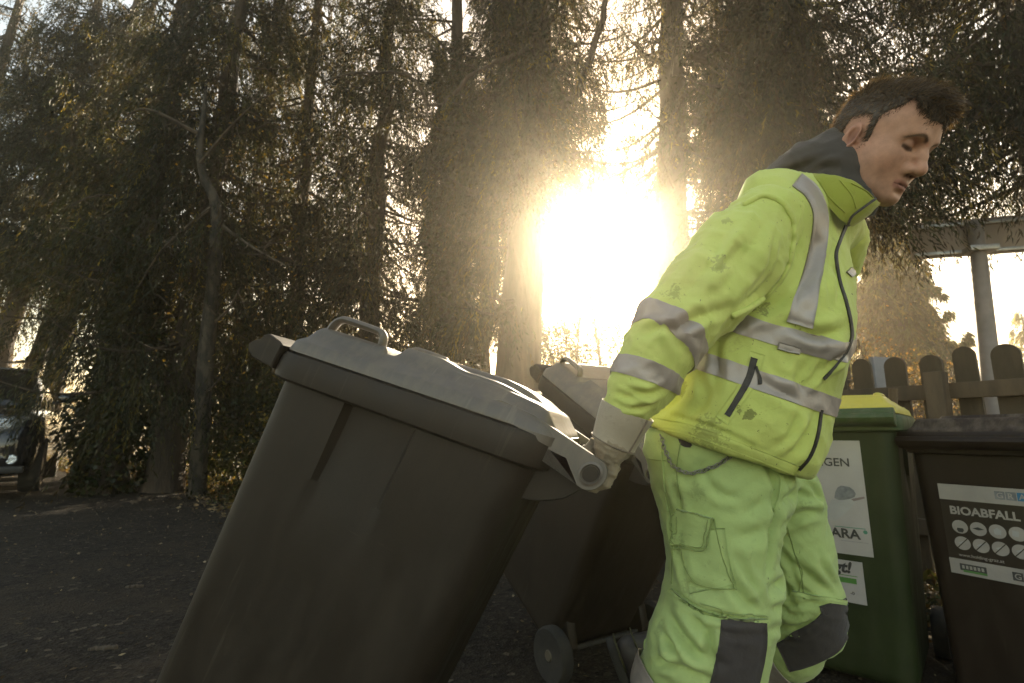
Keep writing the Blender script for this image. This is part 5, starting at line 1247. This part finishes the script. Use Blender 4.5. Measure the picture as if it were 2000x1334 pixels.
# ---- gloves closed round the bin handles
def glove(BIN, y0, wrist, up, mirror, name='glove', zs=0.0):
    """hand on the handle bar: y0 the bar coordinate of the little finger, fingers toward +mirror"""
    M = np.array(BIN.matrix_world); sh = M[:3, :3]
    def W_(l): return np.array(l)@sh.T+M[:3, 3]
    s_ = np.linalg.norm(sh[:, 0]); bar = W_((.092, y0, .862+zs)); ax = sh[:, 1]/np.linalg.norm(sh[:, 1])*mirror
    wr = np.array(wrist); e1 = wr-bar; e1 -= ax*(e1@ax); e1 /= np.linalg.norm(e1)             # from the bar toward the wrist
    e2 = np.cross(ax, e1)*mirror                                                                # the side of travel
    if e2[0] < 0: e2 = -e2
    rb = .0145*s_+.0135; parts = []
    def ang(a, r, y): return bar+ax*y+(e1*math.cos(a)+e2*math.sin(a))*r
    fl = [(.000, .88, .0128), (.0275, 1.0, .0140), (.055, 1.04, .0145), (.082, .97, .0142)]
    fing = []
    for y, ln, r in fl:
        A = [R_(10), R_(48), R_(92), R_(140), R_(186), R_(228*min(ln, 1.03))]; RR = [rb*1.5, rb*1.30, rb*1.10, rb*1.02, rb*1.0, rb*1.0]
        fing.append(([ang(a, q, y) for a, q in zip(A, RR)], [r*1.12, r*1.12, r*1.05, r*1.0, r*.95, r*.82]))
    pal = [ang(R_(4), rb*1.7, y) for y in (.002, .028, .055, .080)]
    def fn(P):
        d = None
        for p, r in fing:
            e = chain(P, p, r, .004); d = e if d is None else smin(d, e, .0045)
        w0 = wr-ax*.004
        for q in pal:
            e = rcone(P, q, w0*.55+(q+e1*.02)*.45, .0180, .026); d = smin(d, e, .016)
        d = smin(d, rcone(P, (pal[1]+pal[2])/2+e1*.03, w0, .032, .036), .02)
        th = [w0*.5+pal[3]*.5+ax*.012-e2*.006, ang(R_(-28), rb*1.75, .100), ang(R_(-70), rb*1.25, .102), ang(R_(-118), rb*1.05, .092)]
        d = smin(d, chain(P, th, [.020, .0175, .0150, .013], .006), .012)
        return d
    lo_ = np.minimum(bar, wr)-.12; hi_ = np.maximum(bar, wr)+.12
    V, F = sdf_np(fn, lo_, hi_, .0032, 2); N = normals_np(V, F); V = V+N*wrinkle(V, 38, 71, .0040)[:, None]+N*wrinkle(V, 90, 72, .0016)[:, None]
    g = wear(name, (V, F), GLOVEH)
    u = np.array(up)-wr; L = np.linalg.norm(u); u /= L
    a = np.linspace(0, 2*PI, 49)[:-1]; p1 = np.cross(u, FWD); p1 /= np.linalg.norm(p1); p2 = np.cross(u, p1); R = []
    for s, r in ((-.1, .036), (-.02, .0435), (.0, .0447), (.05, .0432), (.3, .0455), (.6, .0490), (.97, .0530), (1.0, .0525), (.98, .0510), (.3, .042)):
        R.append(wr+u*L*s+(np.cos(a)[:, None]*p1+np.sin(a)[:, None]*p2*.92)*(r*(1+.03*np.sin(3*a+s*4)))[:, None])
    V, F = rings_mesh(R, (True, False)); wear('cuff', (V, F), GLOVEM, g)
    sm = [wr+u*L*s+(math.cos(2.2)*p1+math.sin(2.2)*p2*.92)*(.0432+.0098*s+.0004) for s in np.linspace(0, 1, 12)]
    wear('seam', tube_np(np.array(sm), .0020, 6), GSEAM, g)
    sm = [wr+u*L*.02+(np.cos(q)*p1+np.sin(q)*p2*.92)*.0444 for q in a[:]]; sm.append(sm[0])
    wear('seam', tube_np(np.array(sm), .0018, 6, False), GSEAM, g)
    return bar
BAR = glove(BIN_A, -.190, at(1197, 866, .99), at(1226, 800, .985), 1, zs=.13*.392*.962)
hb = np.array(BIN_B.matrix_world)[:3, :3]@np.array((.092, .0, .862))+np.array(BIN_B.matrix_world)[:3, 3]
print('bar A', BAR, 'bar B', hb)
dv = ARML[-1][0]-hb; dv /= np.linalg.norm(dv)
glove(BIN_B, -.03, hb+dv*.105, hb+dv*.19, 1)

# ---- boots
def boot(ankle, heel, toe, up, seed):
    an, he, to, u = map(np.array, (ankle, heel, toe, up)); d = to-he; L = np.linalg.norm(d); d /= L; u = u-d*(u@d); u /= np.linalg.norm(u); s = np.cross(d, u)
    def pt(f, h): return he+d*L*f+u*h
    def fn(P):
        e = etube(P, [pt(.10, .055), pt(.35, .060), pt(.62, .050), pt(.90, .042)], [.045, .048, .040, .030], [.036, .040, .048, .042], s, .02)
        e = smin(e, etube(P, [pt(.16, .06), pt(.18, .12), an], [.050, .050, .056], [.044, .046, .052], s, .02), .03)
        return smax(e, -(P-he)@u.astype(np.float32)+.012, .006)
    lo_ = np.minimum(np.minimum(an, he), to)-.1; hi_ = np.maximum(np.maximum(an, he), to)+.1
    b_ = wear('boot', sdf_np(fn, lo_, hi_, .006, 2), BOOTM)
    def fs(P):
        q = P-he; x_, y_, z_ = q@d/L, q@s, q@u
        k = np.sqrt(((x_-.5)/.56)**4+(y_/(.050+.012*(x_-.5)))**4)**.5
        return np.maximum((k-1)*.05, np.abs(z_-.005)-.013)
    wear('sole', sdf_np(fs, lo_, hi_, .006, 1), SOLEM, b_)
    sg = s if s[1] < 0 else -s
    for h, o_ in ((.020, .046), (.075, .036)):
        q = [pt(-.05, h)-sg*.03, pt(-.065, h), pt(-.05, h)+sg*.03, pt(.06, h)+sg*o_, pt(.20, h)+sg*(o_+.002)]; wear('piping', tube_np(spline(q, 24), .0026, 6), PIPEM, b_)
boot(at(1292, 1268, 1.55), at(1192, 1262, 1.57), at(1262, 1448, 1.56), at(1400, 1290, 1.55)-at(1225, 1350, 1.56), 1)
g0 = at(1318, 1600, 1.13); boot(g0, (g0[0]-.10, g0[1]+.05, .003), (g0[0]+.15, g0[1]-.09, .003), (0, 0, 1), 2)
# ================================================================== fence, sign, car and the things beyond the fence
WOOD = simple_mat('weathered_wood', (.12, .082, .046), (.05, .036, .022), 7, .85, 30, .6, .01, stretch=(1, 1, .2))
WOODG = simple_mat('mossy_wood', (.078, .054, .029), (.040, .031, .016), 6, .85, 30, .6, .01, stretch=(1, 1, .25))
def fence():
    P0 = np.array((2.72, 2.78, 0.)); d = np.array((-.56, 1., 0)); d /= np.linalg.norm(d); yaw = math.atan2(d[1], d[0])
    root = empty('picket_fence', P0, (0, 0, yaw)); tag(root, 'dark weathered wooden fence of round topped pickets behind the bins', 'fence')
    rng = np.random.default_rng(6)
    for z in (1.17, .38):
        V = []; bm = bmesh.new(); add_box(bm, (-2.2, .016, z-.045), (1.62, .062, z+.045), None, .004); link('rail', bm_mesh('rail', bm), WOOD, root)
    for i in range(-11, 9):
        x = i*.182+rng.normal(0, .006); w_ = .058+rng.normal(0, .003); h = 1.415+rng.normal(0, .012); a = np.linspace(0, PI, 13)
        P = [(-w_, .05), (-w_, h-w_)]+[(-w_*math.cos(q), h-w_+w_*math.sin(q)) for q in a[1:-1]]+[(w_, h-w_), (w_, .05)]
        if len(P) % 2: P.insert(1, (-w_, .5))
        V, F = prism(P, -.012, .012, .004); V[:, 0] += rng.normal(0, .006)*(V[:, 2]/h); o = link('picket', np_mesh('picket', V, F), WOODG, root); o.location = (x, 0, 0)
    for x in (-1.3, .30):
        bm = bmesh.new(); add_box(bm, (x-.045, .064, -.1), (x+.045, .154, 1.28), None, .006); link('post', bm_mesh('post', bm), WOOD, root)
fence()
# rough stake leaning between the two right bins
def stake():
    a = at(1748, 760, 2.35); b = at(1763, 1230, 2.3); rng = np.random.default_rng(3); s = np.linspace(0, 1, 14)[:, None]
    b[2] = -.05
    V, F = tube_np(b+(a-b)*s+rng.normal(0, .004, (14, 3)), np.linspace(.028, .018, 14)*rng.uniform(.9, 1.1, 14), 8)
    o = link('wooden_stake', np_mesh('wooden_stake', V-b, F), simple_mat('pale_wood', (.19, .13, .075), (.09, .06, .035), 9, .85, 40, .5, stretch=(1, 1, .2))); o.location = b
    tag(o, 'thin rough wooden stake standing upright beside the green bin', 'stake')
stake()
def sign():
    b = at(1940, 845, 5.2); b[2] = 0; root = empty('road_sign', b); tag(root, 'large sign board seen from behind on a thick grey post beyond the fence', 'sign')
    V, F = tube_np(np.array([(0, 0, -.1), (.03, 0, .8), (.09, 0, 1.8), (.17, 0, 3.2)]), [.105, .100, .082, .07], 24); link('post', np_mesh('post', V, F), simple_mat('grey_post', (.19, .17, .165), (.14, .125, .12), 6, .6, 40, .15), root)
    M = Matrix.Rotation(R_(-14), 4, 'Z'); GP = simple_mat('sign_back', (.26, .205, .165), (.21, .165, .13), 4, .6, 30, .1)
    bm = bmesh.new(); add_box(bm, (-.44, .10, 2.84), (1.25, .125, 3.26), M, .006); link('panel', bm_mesh('panel', bm), GP, root)
    for z in (2.86, 3.18):
        bm = bmesh.new(); add_box(bm, (-.42, .065, z), (1.22, .098, z+.04), M, .004); link('rail', bm_mesh('rail', bm), STEEL, root)
    bm = bmesh.new(); add_box(bm, (.02, -.09, 2.84), (.28, .09, 2.90), M, .006); link('clamp', bm_mesh('clamp', bm), STEEL, root)
sign()
def board():
    q = at(1724, 730, 3.9); root = empty('barrier_board', (q[0], q[1], 0), (0, 0, R_(15))); tag(root, 'small pale board with a red and white edge seen between the pickets', 'board')
    bm = bmesh.new(); add_box(bm, (-.085, -.01, 1.0), (.085, .01, 1.50), None, .004); link('panel', bm_mesh('panel', bm), simple_mat('board_grey', (.20, .20, .22), (.16, .16, .17), 6, .6, 20, .1), root)
    RED = simple_mat('board_red', (.42, .05, .04), (.35, .04, .03), 8, .6, 20, 0); WH = simple_mat('board_white', (.6, .58, .56), (.5, .48, .46), 8, .6, 20, 0)
    for k in range(8):
        bm = bmesh.new(); add_box(bm, (.15, -.012, 1.02+k*.06), (.21, .012, 1.075+k*.06), None, .003); link('stripe', bm_mesh('stripe', bm), RED if k % 2 else WH, root)
    for x in (-.06, .18):
        bm = bmesh.new(); add_box(bm, (x-.015, .014, 0), (x+.015, .04, 1.5), None, .003); link('leg', bm_mesh('leg', bm), STEEL, root)
board()
def marker():
    q = at(1916, 800, 3.6); V, F = tube_np(np.array([(0, 0, -.05), (0, 0, .6), (0, 0, 1.15)]), [.016, .016, .014], 10)
    o = link('marker_post', np_mesh('marker_post', V, F), simple_mat('marker_orange', (.50, .12, .05), (.40, .10, .05), 10, .6, 30, .1)); o.location = (q[0], q[1], 0); tag(o, 'thin orange marker post standing behind the fence beside the sign post', 'marker post')
marker()
# conifers and brush beyond the fence
PAL_SPRUCE[:] = [(.026, .040, .013), (.045, .055, .018), (.05, .045, .02), (.12, .115, .03)]
x, y = on(1775, 14.0); spruce(x, y, 7.4, .13, (0, 0), .7, 2.1, 81, .15, 9, 7.2, 'cone shaped conifer beyond the fence, lit along its left side', .34, None, 0, 1.5, 'conifers beyond the fence', wts=(6, 5, 2, 1), leaf=2.3)
x, y = on(2035, 21.0); spruce(x, y, 6.0, .13, (0, 0), .6, 2.2, 82, .24, 7, 6.0, 'small yellowish conifer at the right edge behind the sign post', .3, None, 0, .7, 'conifers beyond the fence', wts=(4, 4, 1, 4), leaf=1.8)
TAN = [(.20, .14, .08), (.13, .10, .055), (.26, .18, .09), (.07, .06, .03)]
for i, (px, Y, rx, hh, n, lb) in enumerate([(1700, 5.6, .8, 2.0, 2400, 'brown twiggy bush just beyond the fence beside the worker back'), (1815, 6.4, .9, 1.9, 2400, 'brown twiggy bush beyond the fence left of the sign post'), (1640, 7.5, 1.0, 2.4, 1800, 'taller brown bush behind the jacket of the worker')]):
    x, y = on(px, Y); shrub(x, y, rx, .6, hh, n, 120+i, TAN, (3, 3, 2, 2), lb, 'bushes beyond the fence', (.018, .045), 34, 'bush', 'bush')
x, y = on(1800, 3.9); shrub(x, y, .22, .2, .80, 260, 131, [(.62, .50, .02), (.50, .40, .03)], (2, 1), 'small bush with yellow blossom seen between the two right bins', None, (.025, .05), 10, 'flowering_bush', 'bush')
# ---- parked car at the left edge
def car():
    q = (-7.68, 7.40); gz = float(ground_z(q[0], q[1])); root = empty('parked_car', (q[0], q[1], gz), (0, 0, R_(38))); tag(root, 'dark car parked at the left edge, only its headlight corner in the photo', 'car')
    PAINT, t, b, o = new_mat('dark_car_paint'); b.inputs['Base Color'].default_value = (.012, .013, .017, 1); b.inputs['Roughness'].default_value = .18; b.inputs['Coat Weight'].default_value = 1; b.inputs['Coat Roughness'].default_value = .04
    n = noise_node(t, 30, 4, .6, coords(t)); t.links.new(ramp(t, n.outputs[0], [(.4, (.14, .14, .14)), (.8, (.34, .34, .34))]), b.inputs['Roughness'])
    BLK = simple_mat('car_black_trim', (.012, .012, .013), (.02, .02, .02), 9, .5, 60, .1)
    GLS, t, b, o = new_mat('car_glass'); b.inputs['Base Color'].default_value = (.01, .012, .012, 1); b.inputs['Roughness'].default_value = .04; b.inputs['Coat Weight'].default_value = .5
    LMP, t, b, o = new_mat('headlight_glass'); b.inputs['Base Color'].default_value = (.62, .66, .72, 1); b.inputs['Roughness'].default_value = .12; b.inputs['Metallic'].default_value = .75; n = noise_node(t, 24, 3, .7, coords(t)); bump(t, b, n.outputs[0], .8, .02)
    # lower body: stations from the bumper back (y), half profile
    st = [(-2.20, .60, .40, .62, .66), (-2.16, .74, .30, .76, .80), (-2.02, .84, .24, .92, .97), (-1.80, .885, .22, .98, 1.05), (-1.3, .90, .22, 1.02, 1.10), (-.8, .905, .22, 1.05, 1.15), (0, .91, .22, 1.06, 1.16), (1.2, .91, .22, 1.06, 1.16), (1.9, .88, .24, 1.04, 1.12), (2.15, .80, .32, .98, 1.04), (2.22, .66, .44, .80, .84)]
    R = []
    for y, w_, z0, zs, zt in st:
        P = [(w_*.80, z0), (w_*.97, z0+.06), (w_, z0+(zs-z0)*.5), (w_*.985, zs-.06), (w_*.93, zs), (w_*.70, zt-.01), (w_*.35, zt), (0, zt+.005)]
        P = P+[(-a, c) for a, c in P[::-1][1:]]+[(-w_*.4, z0-.02), (w_*.4, z0-.02)]; R.append(np.array([(a, y, c) for a, c in P]))
    ob = link('body', np_mesh('body', *rings_mesh(R)), PAINT, root); md = ob.modifiers.new('s', 'SUBSURF'); md.levels = 2; md.render_levels = 2
    st = [(-.98, .80, 1.10, 1.13), (-.55, .77, 1.12, 1.40), (-.2, .74, 1.14, 1.60), (.2, .72, 1.15, 1.68), (1.2, .72, 1.15, 1.68), (1.75, .74, 1.14, 1.55), (2.05, .76, 1.08, 1.12)]
    R = [np.array([(w_, y, z0), (w_*.96, y, z0+(z1-z0)*.5), (w_*.86, y, z1-.03), (w_*.5, y, z1), (0, y, z1+.01), (-w_*.5, y, z1), (-w_*.86, y, z1-.03), (-w_*.96, y, z0+(z1-z0)*.5), (-w_, y, z0), (0, y, z0-.05)]) for y, w_, z0, z1 in st]
    ob = link('windows', np_mesh('windows', *rings_mesh(R)), GLS, root); md = ob.modifiers.new('s', 'SUBSURF'); md.levels = 2; md.render_levels = 2
    bm = bmesh.new(); add_box(bm, (-.58, .1, 1.665), (.58, 1.35, 1.705), None, .015); link('roof', bm_mesh('roof', bm), PAINT, root)
    for s in (-1, 1):
        V, F = lathe_y([(.22, -.09), (.33, -.10), (.345, -.06), (.345, .06), (.33, .10), (.22, .09)], 40)
        for y in (-1.38, 1.36):
            w_ = link('wheel', np_mesh('wheel', np.stack([V[:, 1]+s*.80, V[:, 0]+y, V[:, 2]+.345], 1), F), RUBBER, root)
            V2, F2 = lathe_y([(.05, -.095), (.22, -.07), (.22, .07), (.05, .095)], 30); link('rim', np_mesh('rim', np.stack([V2[:, 1]+s*.80, V2[:, 0]+y, V2[:, 2]+.345], 1), F2), STEEL, w_)
        # headlight wrapped round the corner
        P = []
        for u in np.linspace(0, 1, 14):
            x = s*(.40+.46*u); y = -2.165+.03*u+.36*u**3.2; P.append([(x, y-.02, .735+.02*u), (x, y-.035, .80+.02*u), (x, y-.01, .90+.015*u), (x*.985, y+.05, .935+.01*u)])
        V = np.array(P).reshape(-1, 3); I = np.arange(len(V)).reshape(14, 4); F = np.stack([I[:-1, :-1], I[:-1, 1:], I[1:, 1:], I[1:, :-1]], -1).reshape(-1, 4)
        if s > 0: F = F[:, ::-1]
        ob = link('headlight', np_mesh('headlight', V, F), LMP, root); md = ob.modifiers.new('s', 'SOLIDIFY'); md.thickness = .05; md.offset = -1
        V, F = lathe_y([(.001, -.03), (.05, -.03), (.062, -.01), (.062, .03)], 24, (s*.66, -2.15, .44)); link('fog_light', np_mesh('fog_light', V*np.array((1, 1, 1)), F), LMP, root)
        def mfn(Q): return ell(Q, (s*1.00, -.62, 1.24), (.11, .055, .075))
        link('mirror', np_mesh('mirror', *sdf_np(mfn, (s*1.0-.14, -.72, 1.12), (s*1.0+.14, -.52, 1.36), .012, 2)), PAINT, root)
        V, F = tube_np(np.array([(s*.84, -.60, 1.16), (s*.95, -.62, 1.20)]), [.025, .022], 8); link('mirror_arm', np_mesh('mirror_arm', V, F), BLK, root)
    bm = bmesh.new(); add_box(bm, (-.42, -2.235, .62), (.42, -2.16, .80), None, .01)
    for k in range(5): add_box(bm, (-.41, -2.245, .635+k*.034), (.41, -2.23, .65+k*.034), None, .003)
    link('grille', bm_mesh('grille', bm), BLK, root)
    bm = bmesh.new(); add_box(bm, (-.78, -2.20, .28), (.78, -2.08, .36), None, .02); link('bumper_lip', bm_mesh('bumper_lip', bm), BLK, root)
car()
# ================================================================== haze: warm air volume added to make the glow round the sun
def haze():
    bm = bmesh.new(); add_box(bm, (-175, -70, -2.0), (175, 270, 16.0))
    m = bpy.data.materials.new('sun_glow_haze'); m.use_nodes = True; t = m.node_tree; t.nodes.clear()
    o = t.nodes.new('ShaderNodeOutputMaterial'); v = t.nodes.new('ShaderNodeVolumePrincipled')
    v.inputs['Color'].default_value = (1.0, 0.90, 0.71, 1); v.inputs['Density'].default_value = HAZE_D
    v.inputs['Anisotropy'].default_value = HAZE_G
    t.links.new(v.outputs[0], o.inputs['Volume'])
    tag(link('haze', bm_mesh('haze', bm), m, None, smooth=False), 'warm haze added for the glow round the low sun', 'haze', kind='stuff')
HAZE_D, HAZE_G = 0.0050, 0.875
haze()
